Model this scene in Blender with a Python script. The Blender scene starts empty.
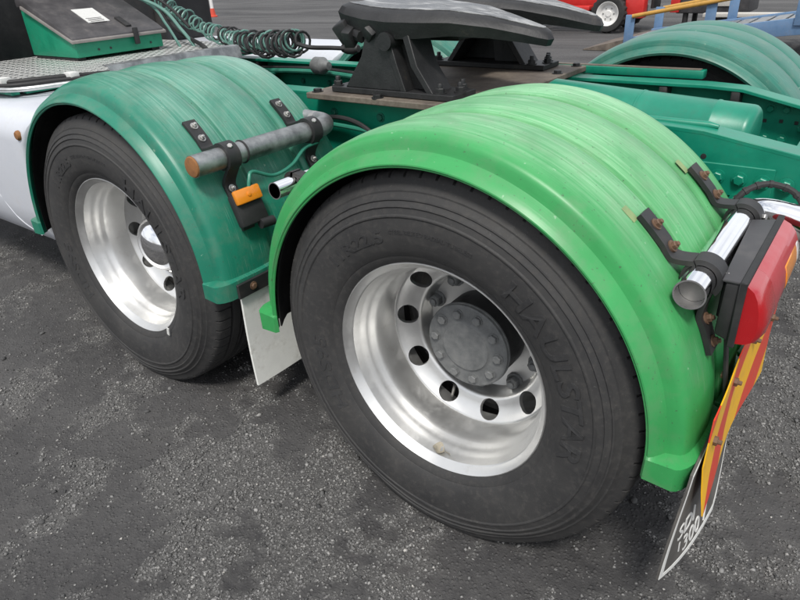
import bpy, bmesh, math, random
import numpy as np
from mathutils import Vector, Matrix, noise

random.seed(7)
rng = np.random.default_rng(7)
S = bpy.context.scene
COL = S.collection
rad = math.radians

# ------------------------------------------------------------------ camera
cam_data = bpy.data.cameras.new('camera')
cam = bpy.data.objects.new('camera', cam_data)
COL.objects.link(cam)
cam_data.sensor_width = 36.0
cam_data.lens = 626.9 / 800 * 36.0
cam_data.clip_start = 0.02
cam_data.clip_end = 2000
cam.matrix_world = (Matrix.Translation((0.73282, -1.05654, 1.40696))
                    @ Matrix.Rotation(0.6638, 4, 'Z') @ Matrix.Rotation(1.07754, 4, 'X')
                    @ Matrix.Rotation(-0.05458, 4, 'Z'))
S.camera = cam

# ------------------------------------------------------------------ sky
SUN_EL, SUN_AZ = rad(56), rad(152)          # azimuth clockwise from +Y
world = bpy.data.worlds.new('World')
S.world = world
world.use_nodes = True
wn, wl = world.node_tree.nodes, world.node_tree.links
wn.clear()
w_out = wn.new('ShaderNodeOutputWorld')
w_bg = wn.new('ShaderNodeBackground')
sky = wn.new('ShaderNodeTexSky')
sky.sky_type = 'NISHITA'
sky.sun_disc = False
sky.sun_elevation = SUN_EL
sky.sun_rotation = SUN_AZ
sky.air_density = 1.0
sky.dust_density = 3.0
sky.ozone_density = 1.0
# broken overcast: soft bright cloud over the physical sky
w_tc = wn.new('ShaderNodeTexCoord')
w_map = wn.new('ShaderNodeMapping')
w_map.inputs['Scale'].default_value = (1.0, 1.0, 2.4)
w_n = wn.new('ShaderNodeTexNoise')
w_n.inputs['Scale'].default_value = 2.3
w_n.inputs['Detail'].default_value = 7
w_n.inputs['Roughness'].default_value = 0.55
w_r = wn.new('ShaderNodeValToRGB')
w_r.color_ramp.elements[0].position = 0.30
w_r.color_ramp.elements[0].color = (0.25, 0.25, 0.25, 1)
w_r.color_ramp.elements[1].position = 0.56
w_r.color_ramp.elements[1].color = (1, 1, 1, 1)
w_mix = wn.new('ShaderNodeMix')
w_mix.data_type = 'RGBA'
w_mix.inputs['B'].default_value = (9.5, 9.8, 10.3, 1)
wl.new(w_tc.outputs['Generated'], w_map.inputs['Vector'])
wl.new(w_map.outputs['Vector'], w_n.inputs['Vector'])
wl.new(w_n.outputs['Fac'], w_r.inputs['Fac'])
wl.new(w_r.outputs['Color'], w_mix.inputs['Factor'])
wl.new(sky.outputs['Color'], w_mix.inputs['A'])
wl.new(w_mix.outputs['Result'], w_bg.inputs['Color'])
w_bg.inputs['Strength'].default_value = 0.105
wl.new(w_bg.outputs['Background'], w_out.inputs['Surface'])

# ------------------------------------------------------------------ sun (thin cloud)
sun_d = bpy.data.lights.new('sun', 'SUN')
sun_d.energy = 3.0
sun_d.angle = rad(11)
sun_d.color = (1.0, 0.965, 0.91)
sun = bpy.data.objects.new('sun', sun_d)
COL.objects.link(sun)
sdir = Vector((math.sin(SUN_AZ) * math.cos(SUN_EL), math.cos(SUN_AZ) * math.cos(SUN_EL), math.sin(SUN_EL)))
sun.rotation_euler = sdir.to_track_quat('Z', 'Y').to_euler()
sun.location = sdir * 30

S.view_settings.view_transform = 'Standard'
S.view_settings.look = 'None'
S.view_settings.gamma = 1.0
S.view_settings.use_curve_mapping = False
S.view_settings.exposure = 0.12


# ================================================================== materials
class Mat:
    """small node-tree builder"""
    def __init__(s, name, rough=0.5, metal=0.0, spec=0.5, col=(0.5, 0.5, 0.5)):
        s.m = bpy.data.materials.new(name)
        s.m.use_nodes = True
        s.n, s.l = s.m.node_tree.nodes, s.m.node_tree.links
        s.b = s.n['Principled BSDF']
        s.b.inputs['Roughness'].default_value = rough
        s.b.inputs['Metallic'].default_value = metal
        s.b.inputs['Specular IOR Level'].default_value = spec
        s.b.inputs['Base Color'].default_value = (*col, 1)
        s.tc = s.n.new('ShaderNodeTexCoord')

    def coord(s, kind='Object', scale=(1, 1, 1), rot=(0, 0, 0)):
        mp = s.n.new('ShaderNodeMapping')
        mp.inputs['Scale'].default_value = scale
        mp.inputs['Rotation'].default_value = rot
        s.l.new(s.tc.outputs[kind], mp.inputs['Vector'])
        return mp.outputs['Vector']

    def noise(s, vec, scale, detail=5, rough=0.6, dist=0.0):
        t = s.n.new('ShaderNodeTexNoise')
        t.inputs['Scale'].default_value = scale
        t.inputs['Detail'].default_value = detail
        t.inputs['Roughness'].default_value = rough
        t.inputs['Distortion'].default_value = dist
        s.l.new(vec, t.inputs['Vector'])
        return t.outputs['Fac']

    def voronoi(s, vec, scale, feature='F1', out='Distance'):
        t = s.n.new('ShaderNodeTexVoronoi')
        t.feature = feature
        t.inputs['Scale'].default_value = scale
        s.l.new(vec, t.inputs['Vector'])
        return t.outputs[out]

    def ramp(s, fac, stops):
        r = s.n.new('ShaderNodeValToRGB')
        e = r.color_ramp.elements
        while len(e) < len(stops):
            e.new(0.5)
        for k, (p, c) in enumerate(stops):
            e[k].position = p
            e[k].color = (*c, 1) if hasattr(c, '__len__') else (c, c, c, 1)
        s.l.new(fac, r.inputs['Fac'])
        return r.outputs['Color']

    def mix(s, fac, a, b, mode='MIX'):
        x = s.n.new('ShaderNodeMix')
        x.data_type = 'RGBA'
        x.blend_type = mode
        for key, v in (('Factor', fac), ('A', a), ('B', b)):
            if isinstance(v, bpy.types.NodeSocket):
                s.l.new(v, x.inputs[key])
            elif hasattr(v, '__len__'):
                x.inputs[key].default_value = (*v, 1)
            elif key == 'Factor':
                x.inputs['Factor'].default_value = v
            else:
                x.inputs[key].default_value = (v, v, v, 1)
        return x.outputs['Result']

    def math(s, op, a, b=0.0):
        x = s.n.new('ShaderNodeMath')
        x.operation = op
        for k, v in ((0, a), (1, b)):
            if isinstance(v, bpy.types.NodeSocket):
                s.l.new(v, x.inputs[k])
            else:
                x.inputs[k].default_value = v
        return x.outputs[0]

    def set(s, key, v):
        if isinstance(v, bpy.types.NodeSocket):
            s.l.new(v, s.b.inputs[key])
        else:
            s.b.inputs[key].default_value = v

    def bump(s, h, strength=0.3, dist=0.01):
        b = s.n.new('ShaderNodeBump')
        b.inputs['Strength'].default_value = strength
        b.inputs['Distance'].default_value = dist
        s.l.new(h, b.inputs['Height'])
        s.l.new(b.outputs['Normal'], s.b.inputs['Normal'])
        return s


def painted(name, col, rough=0.42, dirt=(0.10, 0.09, 0.075), amount=0.5, vary=0.25, spec=0.5, scale=1.0):
    m = Mat(name, rough, 0, spec)
    v = m.coord('Object')
    n1 = m.noise(v, 9 * scale, 6, 0.62)
    n2 = m.noise(v, 55 * scale, 4, 0.6)
    base = m.mix(m.ramp(n1, [(0.3, 0.0), (0.75, 1.0)]), [c * (1 - vary) for c in col], [min(1, c * (1 + vary)) for c in col])
    d = m.math('MULTIPLY', m.ramp(n1, [(0.48, 0.0), (0.72, 1.0)]), m.ramp(n2, [(0.35, 0.0), (0.75, 1.0)]))
    m.set('Base Color', m.mix(m.math('MULTIPLY', d, amount), base, dirt))
    m.set('Roughness', m.ramp(n1, [(0.2, rough * 0.85), (0.8, min(1, rough * 1.35))]))
    m.bump(n2, 0.06, 0.004)
    return m.m


def guard_plastic(name, col, bleach, amount, scuff=None):
    """sun-chalked moulded plastic, streaked along its length (UV: u = length in m, v = width in m)"""
    m = Mat(name, 0.46, 0, 0.42)
    v_str = m.coord('UV', (1.6, 95, 1))
    v_str2 = m.coord('UV', (5.0, 240, 1))
    v_blo = m.coord('UV', (4, 7, 1))
    obj = m.coord('Object')
    st = m.noise(v_str, 1.0, 6, 0.62, 0.15)
    st2 = m.noise(v_str2, 1.0, 3, 0.7, 0.3)
    bl = m.noise(v_blo, 1.0, 4, 0.6, 0.6)
    # width coordinate: the crown of the guard is chalked by years of sun and hoses, the moulded edge is not
    sep = m.n.new('ShaderNodeSeparateXYZ')
    m.l.new(m.tc.outputs['UV'], sep.inputs['Vector'])
    crown = m.ramp(sep.outputs['Y'], [(0.075, 0.0), (0.16, 1.0)])
    length = m.ramp(m.math('DIVIDE', sep.outputs['X'], 2.0), [(0.10, 0.0), (0.36, 1.0), (0.72, 1.0), (0.93, 0.1)])
    chalk = m.math('MULTIPLY', m.math('MULTIPLY', crown, length), m.ramp(st, [(0.32, 0.10), (0.70, 1.0)]))
    chalk = m.math('MULTIPLY', chalk, m.ramp(bl, [(0.30, 0.30), (0.68, 1.0)]))
    c0 = m.mix(m.ramp(bl, [(0.3, 0.0), (0.75, 1.0)]), [c * 0.86 for c in col], [min(1, c * 1.12) for c in col])
    c1 = m.mix(m.math('MULTIPLY', chalk, amount), c0, bleach)
    # dark hair scratches and grime in streaks
    scr = m.math('MULTIPLY', m.ramp(st2, [(0.58, 0.0), (0.70, 1.0)]), m.math('MULTIPLY', crown, m.ramp(bl, [(0.42, 0.0), (0.62, 1.0)])))
    c2 = m.mix(m.math('MULTIPLY', scr, 0.6), c1, [c * 0.35 for c in col])
    hl = m.noise(m.coord('UV', (7.0, 420, 1)), 1.0, 2, 0.6, 0.5)
    hm = m.math('MULTIPLY', m.ramp(hl, [(0.63, 0.0), (0.70, 1.0)]), m.math('MULTIPLY', crown, m.ramp(bl, [(0.35, 0.1), (0.6, 1.0)])))
    c2 = m.mix(m.math('MULTIPLY', hm, 0.55), c2, bleach)
    spots = m.noise(obj, 120, 2, 0.5)
    c3 = m.mix(m.math('MULTIPLY', m.ramp(spots, [(0.68, 0.0), (0.74, 1.0)]), 0.6), c2, (0.05, 0.06, 0.045))
    chips = m.noise(m.coord('Object', (1, 1, 1), (0.4, 0.2, 0.9)), 60, 2, 0.5)
    c3 = m.mix(m.math('MULTIPLY', m.ramp(chips, [(0.73, 0.0), (0.77, 1.0)]), 0.3), c3, (0.45, 0.58, 0.45))
    dust = m.noise(obj, 14, 6, 0.65)
    c4 = m.mix(m.math('MULTIPLY', m.ramp(dust, [(0.48, 0.0), (0.78, 1.0)]), 0.30), c3, (0.20, 0.20, 0.16))
    m.set('Base Color', c4)
    m.set('Roughness', m.ramp(m.math('ADD', m.math('MULTIPLY', chalk, 0.5), m.math('MULTIPLY', st2, 0.4)), [(0.1, 0.34), (0.8, 0.58)]))
    h = m.math('ADD', m.math('MULTIPLY', st2, 0.6), m.math('MULTIPLY', dust, 0.6))
    m.bump(h, 0.07, 0.004)
    return m.m


M = {}
M['guard_bright'] = guard_plastic('bright_green_plastic', (0.038, 0.285, 0.082), (0.44, 0.68, 0.45), 0.80)
M['guard_teal'] = guard_plastic('teal_plastic', (0.014, 0.175, 0.112), (0.38, 0.54, 0.46), 0.72)
M['guard_far'] = guard_plastic('teal_plastic_less_faded', (0.010, 0.135, 0.095), (0.20, 0.34, 0.29), 0.35)
M['teal_paint'] = painted('teal_chassis_paint', (0.004, 0.20, 0.125), 0.34, (0.06, 0.07, 0.06), 0.45, 0.22)
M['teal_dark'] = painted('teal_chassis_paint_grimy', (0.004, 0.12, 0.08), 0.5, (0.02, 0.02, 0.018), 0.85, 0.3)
M['box_green'] = painted('green_box_paint', (0.005, 0.205, 0.112), 0.4, (0.05, 0.06, 0.05), 0.5, 0.2)
M['white_paint'] = painted('white_side_tank_paint', (0.52, 0.54, 0.585), 0.30, (0.42, 0.40, 0.37), 0.45, 0.05)
M['black_rubber'] = painted('black_rubber', (0.016, 0.016, 0.017), 0.62, (0.06, 0.058, 0.055), 0.6, 0.3)
M['black_steel'] = painted('black_painted_steel', (0.020, 0.020, 0.021), 0.5, (0.085, 0.06, 0.045), 0.55, 0.3)
M['dark_plastic'] = painted('grey_black_plastic', (0.045, 0.044, 0.047), 0.5, (0.13, 0.12, 0.11), 0.55, 0.25)
M['lid'] = painted('weathered_black_lid', (0.060, 0.057, 0.060), 0.48, (0.16, 0.145, 0.13), 0.65, 0.3)
M['lid_rim'] = painted('dusty_lid_rim', (0.20, 0.185, 0.175), 0.6, (0.3, 0.27, 0.24), 0.5, 0.2)
M['housing'] = painted('grey_lamp_housing', (0.17, 0.165, 0.155), 0.6, (0.26, 0.24, 0.21), 0.6, 0.2)
M['hose_green'] = painted('green_air_line', (0.03, 0.19, 0.13), 0.35, (0.08, 0.08, 0.07), 0.4, 0.2)
M['hose_pale'] = painted('pale_green_coil', (0.10, 0.22, 0.185), 0.35, (0.10, 0.10, 0.09), 0.5, 0.25)
M['label_white'] = painted('worn_white_label', (0.62, 0.62, 0.60), 0.5, (0.25, 0.25, 0.24), 0.8, 0.1, scale=4)
M['flap_white'] = painted('soiled_white_flap', (0.78, 0.79, 0.75), 0.5, (0.20, 0.165, 0.11), 0.75, 0.1)
M['brass'] = painted('rusty_end_cap', (0.24, 0.105, 0.035), 0.75, (0.10, 0.045, 0.02), 0.7, 0.35, scale=5)
M['bolt_rust'] = painted('rusty_bolt', (0.13, 0.075, 0.045), 0.6, (0.05, 0.03, 0.02), 0.7, 0.35, scale=5)
M['red_paint'] = painted('red_tractor_paint', (0.52, 0.025, 0.022), 0.35, (0.12, 0.07, 0.05), 0.4, 0.15)
M['blue_paint'] = painted('blue_ramp_paint', (0.11, 0.20, 0.34), 0.55, (0.16, 0.12, 0.09), 0.7, 0.2)
M['yellow_paint'] = painted('rusty_yellow_paint', (0.46, 0.25, 0.045), 0.55, (0.20, 0.10, 0.05), 0.85, 0.25, scale=1.5)
M['rim_white'] = painted('white_wheel_paint', (0.70, 0.69, 0.67), 0.5, (0.25, 0.22, 0.18), 0.6, 0.1)
M['cone_red'] = painted('red_plastic', (0.55, 0.06, 0.03), 0.5, (0.2, 0.1, 0.08), 0.4, 0.1)
M['concrete'] = painted('pale_plank', (0.5, 0.48, 0.44), 0.8, (0.2, 0.18, 0.15), 0.6, 0.15)


def metal_mat(name, col, rough, scuff=0.5, bump=0.05, vary=0.2):
    m = Mat(name, rough, 1.0, 0.5)
    v = m.coord('Object')
    n1 = m.noise(v, 16, 6, 0.65)
    n2 = m.noise(v, 130, 3, 0.6)
    m.set('Base Color', m.mix(m.ramp(n1, [(0.35, 0.0), (0.7, 1.0)]), [c * (1 - vary) for c in col], col))
    m.set('Roughness', m.ramp(m.math('ADD', m.math('MULTIPLY', n1, 0.7), m.math('MULTIPLY', n2, 0.3)),
                              [(0.3, rough * (1 - scuff * 0.5)), (0.7, min(1, rough * (1 + scuff)))]))
    m.bump(n2, bump, 0.002)
    return m.m


m = Mat('polished_alloy', 0.3, 1.0)
v = m.coord('Object')
n1 = m.noise(v, 9, 4, 0.55)
n2 = m.noise(v, 34, 4, 0.6)
c = m.mix(m.ramp(n1, [(0.3, 0.0), (0.7, 1.0)]), (0.62, 0.62, 0.61), (0.70, 0.70, 0.69))
c = m.mix(m.math('MULTIPLY', m.ramp(n2, [(0.60, 0.0), (0.74, 1.0)]), 0.35), c, (0.50, 0.48, 0.45))
grime = m.math('MULTIPLY', m.ramp(m.noise(v, 14, 7, 0.7), [(0.50, 0.0), (0.78, 1.0)]), m.ramp(m.noise(v, 90, 4, 0.65), [(0.3, 0.25), (0.7, 1.0)]))
m.set('Base Color', m.mix(m.math('MULTIPLY', grime, 0.35), c, (0.42, 0.41, 0.39)))
m.set('Metallic', m.math('SUBTRACT', 0.90, m.math('MULTIPLY', grime, 0.4)))
m.set('Roughness', m.math('ADD', m.ramp(n1, [(0.3, 0.34), (0.7, 0.40)]), m.math('MULTIPLY', grime, 0.15)))
M['alloy'] = m.m
M['chrome'] = metal_mat('chrome', (0.90, 0.90, 0.91), 0.06, 0.5, 0.01, 0.05)
M['galv'] = metal_mat('galvanised_tube', (0.50, 0.51, 0.51), 0.48, 0.35, 0.12, 0.55)
M['steel'] = metal_mat('zinc_bolt', (0.55, 0.54, 0.52), 0.4, 0.4, 0.1, 0.35)
M['plate_alloy'] = metal_mat('bent_alloy_sheet', (0.72, 0.73, 0.72), 0.36, 0.4, 0.08, 0.25)

# tread plate
m = Mat('tread_plate', 0.42, 0.7)
hs = []
for ang in (45, -45):
    v = m.coord('Object', (1, 1, 1), (0, 0, rad(ang)))
    br = m.n.new('ShaderNodeTexBrick')
    br.offset = 0.5
    for key, val in (('Scale', 1.0), ('Mortar Size', 0.012), ('Mortar Smooth', 0.3), ('Brick Width', 0.075), ('Row Height', 0.036)):
        br.inputs[key].default_value = val
    m.l.new(v, br.inputs['Vector'])
    hs.append(br.outputs['Fac'])
dia = m.math('SUBTRACT', 1.0, m.math('MULTIPLY', hs[0], hs[1]))
n1 = m.noise(m.coord(), 20, 5, 0.6)
m.set('Base Color', m.mix(dia, m.ramp(n1, [(0.3, (0.20, 0.20, 0.195)), (0.75, (0.36, 0.36, 0.35))]), (0.80, 0.80, 0.78)))
m.bump(dia, 0.8, 0.006)
M['tread_plate'] = m.m

# grey cast hub, dusty
m = Mat('dusty_hub', 0.66, 0.15)
n1 = m.noise(m.coord(), 24, 6, 0.65)
m.set('Base Color', m.ramp(n1, [(0.25, (0.085, 0.09, 0.092)), (0.55, (0.165, 0.17, 0.17)), (0.8, (0.24, 0.24, 0.23))]))
m.bump(m.noise(m.coord(), 140, 3), 0.12, 0.003)
M['hub'] = m.m

# tyre rubber, dusty grey sidewall
def tyre_mat(name, a, b, dustc):
    m = Mat(name, 0.72, 0, 0.35)
    v = m.coord('Object')
    n1 = m.noise(v, 6, 6, 0.62)
    n2 = m.noise(v, 60, 5, 0.65)
    n3 = m.noise(v, 260, 2, 0.5)
    c = m.mix(m.ramp(n1, [(0.3, 0.0), (0.72, 1.0)]), a, b)
    c = m.mix(m.math('MULTIPLY', m.ramp(n2, [(0.5, 0.0), (0.8, 1.0)]), 0.5), c, dustc)
    c = m.mix(m.math('MULTIPLY', m.ramp(n3, [(0.68, 0.0), (0.75, 1.0)]), 0.35), c, (0.14, 0.135, 0.125))
    m.set('Base Color', c)
    m.set('Roughness', m.ramp(n2, [(0.3, 0.6), (0.7, 0.85)]))
    m.bump(n2, 0.10, 0.004)
    return m.m
M['tyre'] = tyre_mat('tyre_rubber', (0.028, 0.028, 0.029), (0.046, 0.045, 0.044), (0.085, 0.079, 0.073))
M['tyre_text'] = tyre_mat('tyre_lettering_rubber', (0.026, 0.026, 0.027), (0.042, 0.042, 0.043), (0.07, 0.068, 0.066))
M['tyre_far'] = tyre_mat('old_tyre_rubber', (0.02, 0.02, 0.021), (0.035, 0.034, 0.033), (0.08, 0.075, 0.07))

# greasy cast steel of the coupling; worn bright streaks on top
m = Mat('greasy_cast_steel', 0.42, 0.25, 0.5)
v = m.coord('Object', (4, 9, 6), (0, 0, 0.2))
n1 = m.noise(v, 1.3, 7, 0.65, 1.2)
n2 = m.noise(m.coord(), 70, 4, 0.65)
scrape = m.noise(m.coord('Object', (5, 22, 6), (0, 0, 0.5)), 1.0, 6, 0.7, 1.6)
wear = m.math('ADD', m.math('MULTIPLY', n1, 0.6), m.math('MULTIPLY', scrape, 0.4))
m.set('Base Color', m.ramp(wear, [(0.40, (0.016, 0.016, 0.017)), (0.49, (0.10, 0.10, 0.10)), (0.58, (0.34, 0.34, 0.335))]))
m.set('Roughness', m.ramp(n1, [(0.3, 0.24), (0.7, 0.5)]))
m.bump(m.math('ADD', n2, m.math('MULTIPLY', n1, 2.0)), 0.35, 0.006)
M['coupling'] = m.m
m = Mat('dark_cast_steel', 0.55, 0.1, 0.5)
n1 = m.noise(m.coord(), 12, 7, 0.65)
m.set('Base Color', m.ramp(n1, [(0.3, (0.008, 0.008, 0.009)), (0.6, (0.020, 0.020, 0.021)), (0.8, (0.06, 0.05, 0.04))]))
m.bump(m.noise(m.coord(), 90, 4), 0.25, 0.004)
M['cast'] = m.m
# rusty, dusty mounting plate
m = Mat('rusty_mounting_plate', 0.72, 0.0, 0.4)
n1 = m.noise(m.coord(), 7, 7, 0.65)
n2 = m.noise(m.coord(), 60, 4, 0.6)
m.set('Base Color', m.mix(m.ramp(n2, [(0.4, 0.0), (0.7, 0.6)]), m.ramp(n1, [(0.3, (0.06, 0.05, 0.045)), (0.5, (0.13, 0.11, 0.09)), (0.75, (0.21, 0.18, 0.145))]), (0.09, 0.065, 0.05)))
m.bump(n2, 0.2, 0.004)
M['rust_plate'] = m.m

# lamp plastics
def lens(name, col, rough=0.12):
    m = Mat(name, rough, 0, 0.6, col)
    m.set('Transmission Weight', 0.15)
    m.set('Coat Weight', 0.5)
    n = m.noise(m.coord(), 18, 5)
    m.set('Roughness', m.ramp(n, [(0.3, rough), (0.8, rough + 0.25)]))
    return m.m
M['lens_red'] = lens('red_lens', (0.42, 0.006, 0.010))
M['lens_red_dull'] = lens('faded_red_lens', (0.45, 0.022, 0.03), 0.3)
M['lens_amber'] = lens('amber_lens', (0.80, 0.26, 0.012), 0.22)
M['lens_clear'] = lens('clear_lens', (0.6, 0.58, 0.56), 0.2)

# striped marker plate: yellow and red bands on the slant (flat print)
m = Mat('striped_marker', 0.35, 0, 0.5)
sep = m.n.new('ShaderNodeSeparateXYZ')
m.l.new(m.tc.outputs['Object'], sep.inputs['Vector'])
d = m.math('SUBTRACT', sep.outputs['Y'], m.math('MULTIPLY', m.math('SUBTRACT', sep.outputs['Z'], 0.40), 1.0))
f = m.math('FRACT', m.math('ADD', m.math('DIVIDE', d, 0.35), 3.0))
stripe = m.math('LESS_THAN', f, 0.47)
g = m.noise(m.coord(), 30, 6)
base = m.mix(stripe, (0.85, 0.46, 0.015), (0.66, 0.055, 0.025))
m.set('Base Color', m.mix(m.math('MULTIPLY', m.ramp(g, [(0.5, 0.0), (0.8, 1.0)]), 0.35), base, (0.25, 0.18, 0.12)))
M['marker'] = m.m


# ================================================================== mesh helpers
ORIGIN = {}          # world position of every (unrotated) Empty used as parent


def finish(o, parent, local):
    COL.objects.link(o)
    if parent is not None:
        o.parent = parent
        if not local:
            o.matrix_parent_inverse = Matrix.Translation(-Vector(ORIGIN.get(parent.name, (0, 0, 0))))
    return o


def empty(name, loc=(0, 0, 0), parent=None, rotz=0.0):
    o = bpy.data.objects.new(name, None)
    o.empty_display_size = 0.2
    if parent is not None:
        p = Vector(ORIGIN.get(parent.name, (0, 0, 0)))
        o.location = Vector(loc) - p
    else:
        o.location = loc
    o.rotation_euler = (0, 0, rotz)
    finish(o, parent, True)
    ORIGIN[o.name] = tuple(loc)
    return o


def tag(o, label=None, cat=None, group=None, kind=None):
    if label: o['label'] = label
    if cat: o['category'] = cat
    if group: o['group'] = group
    if kind: o['kind'] = kind
    return o


class MB:
    def __init__(s):
        s.v, s.f, s.uv = [], [], None

    def add(s, verts, faces):
        k = len(s.v)
        s.v += [tuple(p) for p in verts]
        s.f += [tuple(i + k for i in f) for f in faces]
        return s

    def box(s, c, size, rot=None):
        hx, hy, hz = size[0] / 2, size[1] / 2, size[2] / 2
        vs = [Vector((x, y, z)) for x in (-hx, hx) for y in (-hy, hy) for z in (-hz, hz)]
        if rot is not None:
            vs = [rot @ p for p in vs]
        vs = [p + Vector(c) for p in vs]
        return s.add(vs, [(0, 1, 3, 2), (4, 6, 7, 5), (0, 4, 5, 1), (2, 3, 7, 6), (0, 2, 6, 4), (1, 5, 7, 3)])

    def tube(s, path, r, n=12, caps=True, closed=False):
        P = [Vector(p) for p in path]
        rs = r if hasattr(r, '__len__') else [r] * len(P)
        T = []
        for i in range(len(P)):
            if closed:
                t = P[(i + 1) % len(P)] - P[i - 1]
            else:
                t = P[min(i + 1, len(P) - 1)] - P[max(i - 1, 0)]
            T.append(t.normalized())
        up = Vector((0, 0, 1)) if abs(T[0].z) < 0.9 else Vector((0, 1, 0))
        nrm = (up - T[0] * up.dot(T[0])).normalized()
        vs, fs = [], []
        for i, p in enumerate(P):
            nrm = (nrm - T[i] * nrm.dot(T[i])).normalized()
            b = T[i].cross(nrm)
            for k in range(n):
                a = 2 * math.pi * k / n
                vs.append(p + (nrm * math.cos(a) + b * math.sin(a)) * rs[i])
        L = len(P)
        for i in range(L if closed else L - 1):
            for k in range(n):
                a, b2 = i * n + k, i * n + (k + 1) % n
                c, d = ((i + 1) % L) * n + (k + 1) % n, ((i + 1) % L) * n + k
                fs.append((a, b2, c, d))
        if caps and not closed:
            fs.append(tuple(range(n))[::-1])
            fs.append(tuple((L - 1) * n + k for k in range(n)))
        return s.add(vs, fs)

    def lathe(s, prof, n=64, c=(0, 0, 0), axis='y', closed=False):
        """prof: (radius, offset along the axis)"""
        vs, fs = [], []
        for k in range(n):
            a = 2 * math.pi * k / n
            for r, h in prof:
                u, w = r * math.cos(a), r * math.sin(a)
                p = {'y': (u, h, w), 'x': (h, u, w), 'z': (u, w, h)}[axis]
                vs.append((p[0] + c[0], p[1] + c[1], p[2] + c[2]))
        m = len(prof)
        for k in range(n):
            k2 = (k + 1) % n
            for i in range(m if closed else m - 1):
                j = (i + 1) % m
                fs.append((k * m + i, k * m + j, k2 * m + j, k2 * m + i))
        return s.add(vs, fs)

    def prism(s, poly, axis, a, b):
        """poly in the plane normal to axis; extruded from a to b"""
        n = len(poly)
        mk = {'y': lambda p, h: (p[0], h, p[1]), 'x': lambda p, h: (h, p[0], p[1]), 'z': lambda p, h: (p[0], p[1], h)}[axis]
        vs = [mk(p, a) for p in poly] + [mk(p, b) for p in poly]
        fs = [tuple(range(n)), tuple(range(n, 2 * n))[::-1]]
        fs += [(i, (i + 1) % n, n + (i + 1) % n, n + i) for i in range(n)]
        return s.add(vs, fs)

    def hexa(s, c, axis, r, h, n=6, washer=None):
        """hex head standing on point c along axis"""
        ax = Vector(axis).normalized()
        t = ax.orthogonal().normalized()
        b = ax.cross(t)
        c = Vector(c)
        def ring(rr, hh, nn):
            return [c + ax * hh + (t * math.cos(2 * math.pi * k / nn) + b * math.sin(2 * math.pi * k / nn)) * rr for k in range(nn)]
        def stack(rings, nn):
            vs = [p for q in rings for p in q]
            fs = []
            for i in range(len(rings) - 1):
                for k in range(nn):
                    fs.append((i * nn + k, i * nn + (k + 1) % nn, (i + 1) * nn + (k + 1) % nn, (i + 1) * nn + k))
            fs.append(tuple((len(rings) - 1) * nn + k for k in range(nn)))
            fs.append(tuple(range(nn))[::-1])
            s.add(vs, fs)
        h0 = -0.002
        if washer:
            stack([ring(washer, -0.002, 12), ring(washer, h * 0.22, 12)], 12)
            h0 = h * 0.15
        stack([ring(r, h0, n), ring(r, h * 0.85, n), ring(r * 0.82, h, n)], n)
        return s

    def build(s, name, mat, parent=None, smooth=True, angle=35, bevel=0.0, seg=2, local=False, kind=None):
        me = bpy.data.meshes.new(name)
        me.from_pydata(s.v, [], s.f)
        if s.uv is not None:
            uvl = me.uv_layers.new(name='UVMap')
            idx = np.empty(len(me.loops), dtype=np.int32)
            me.loops.foreach_get('vertex_index', idx)
            uvl.data.foreach_set('uv', np.asarray(s.uv, dtype=np.float32)[idx].ravel())
        bm = bmesh.new()
        bm.from_mesh(me)
        bmesh.ops.recalc_face_normals(bm, faces=bm.faces)
        if bevel > 0:
            es = [e for e in bm.edges if len(e.link_faces) == 2 and e.calc_face_angle(0) > rad(30)]
            bmesh.ops.bevel(bm, geom=es, offset=bevel, segments=seg, profile=0.5, affect='EDGES', clamp_overlap=True)
        bm.to_mesh(me)
        bm.free()
        if smooth:
            me.shade_smooth()
            me.set_sharp_from_angle(angle=rad(angle))
        me.materials.append(M[mat] if isinstance(mat, str) else mat)
        o = bpy.data.objects.new(name, me)
        finish(o, parent, local)
        if kind: o['kind'] = kind
        return o


def bezier(pts, n=24):
    """Catmull-Rom through points"""
    P = [Vector(p) for p in pts]
    P = [2 * P[0] - P[1]] + P + [2 * P[-1] - P[-2]]
    out = []
    for i in range(1, len(P) - 2):
        for k in range(n):
            t = k / n
            a, b, c, d = P[i - 1], P[i], P[i + 1], P[i + 2]
            out.append(0.5 * ((2 * b) + (c - a) * t + (2 * a - 5 * b + 4 * c - d) * t * t + (3 * b - a - 3 * c + d) * t ** 3))
    out.append(P[-2])
    return out


def text_mesh(s, size, extrude=0.5, bold=0.0):
    cu = bpy.data.curves.new('t', 'FONT')
    cu.body = s
    cu.size = size
    cu.extrude = extrude
    cu.offset = bold
    cu.resolution_u = 3
    ob = bpy.data.objects.new('t', cu)
    COL.objects.link(ob)
    dg = bpy.context.evaluated_depsgraph_get()
    me = bpy.data.meshes.new_from_object(ob.evaluated_get(dg))
    vs = [tuple(v.co) for v in me.vertices]
    fs = [tuple(p.vertices) for p in me.polygons]
    bpy.data.objects.remove(ob)
    bpy.data.curves.remove(cu)
    bpy.data.meshes.remove(me)
    return vs, fs


# ================================================================== ground
def axis_coords(lo, hi, step, far):
    a = list(np.arange(lo, hi + 1e-6, step))
    g, d = step, hi
    right = []
    while d < far:
        g *= 1.25
        d += g
        right.append(d)
    g, d = step, lo
    left = []
    while d > -far:
        g *= 1.25
        d -= g
        left.append(d)
    return np.array(left[::-1] + a + right)


def vnoise(x, y, scale, seed=0.0, octv=4):
    return np.array([noise.fractal(Vector((a * scale + seed, b * scale - seed, seed * 0.37)), 1.0, 2.0, octv)
                     for a, b in zip(x, y)])


TD = Vector((-0.53, 0.85)).normalized()        # direction of the turning tyre tracks in the yard


def track_coords(x, y):
    return x * TD.x + y * TD.y, -x * TD.y + y * TD.x


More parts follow.
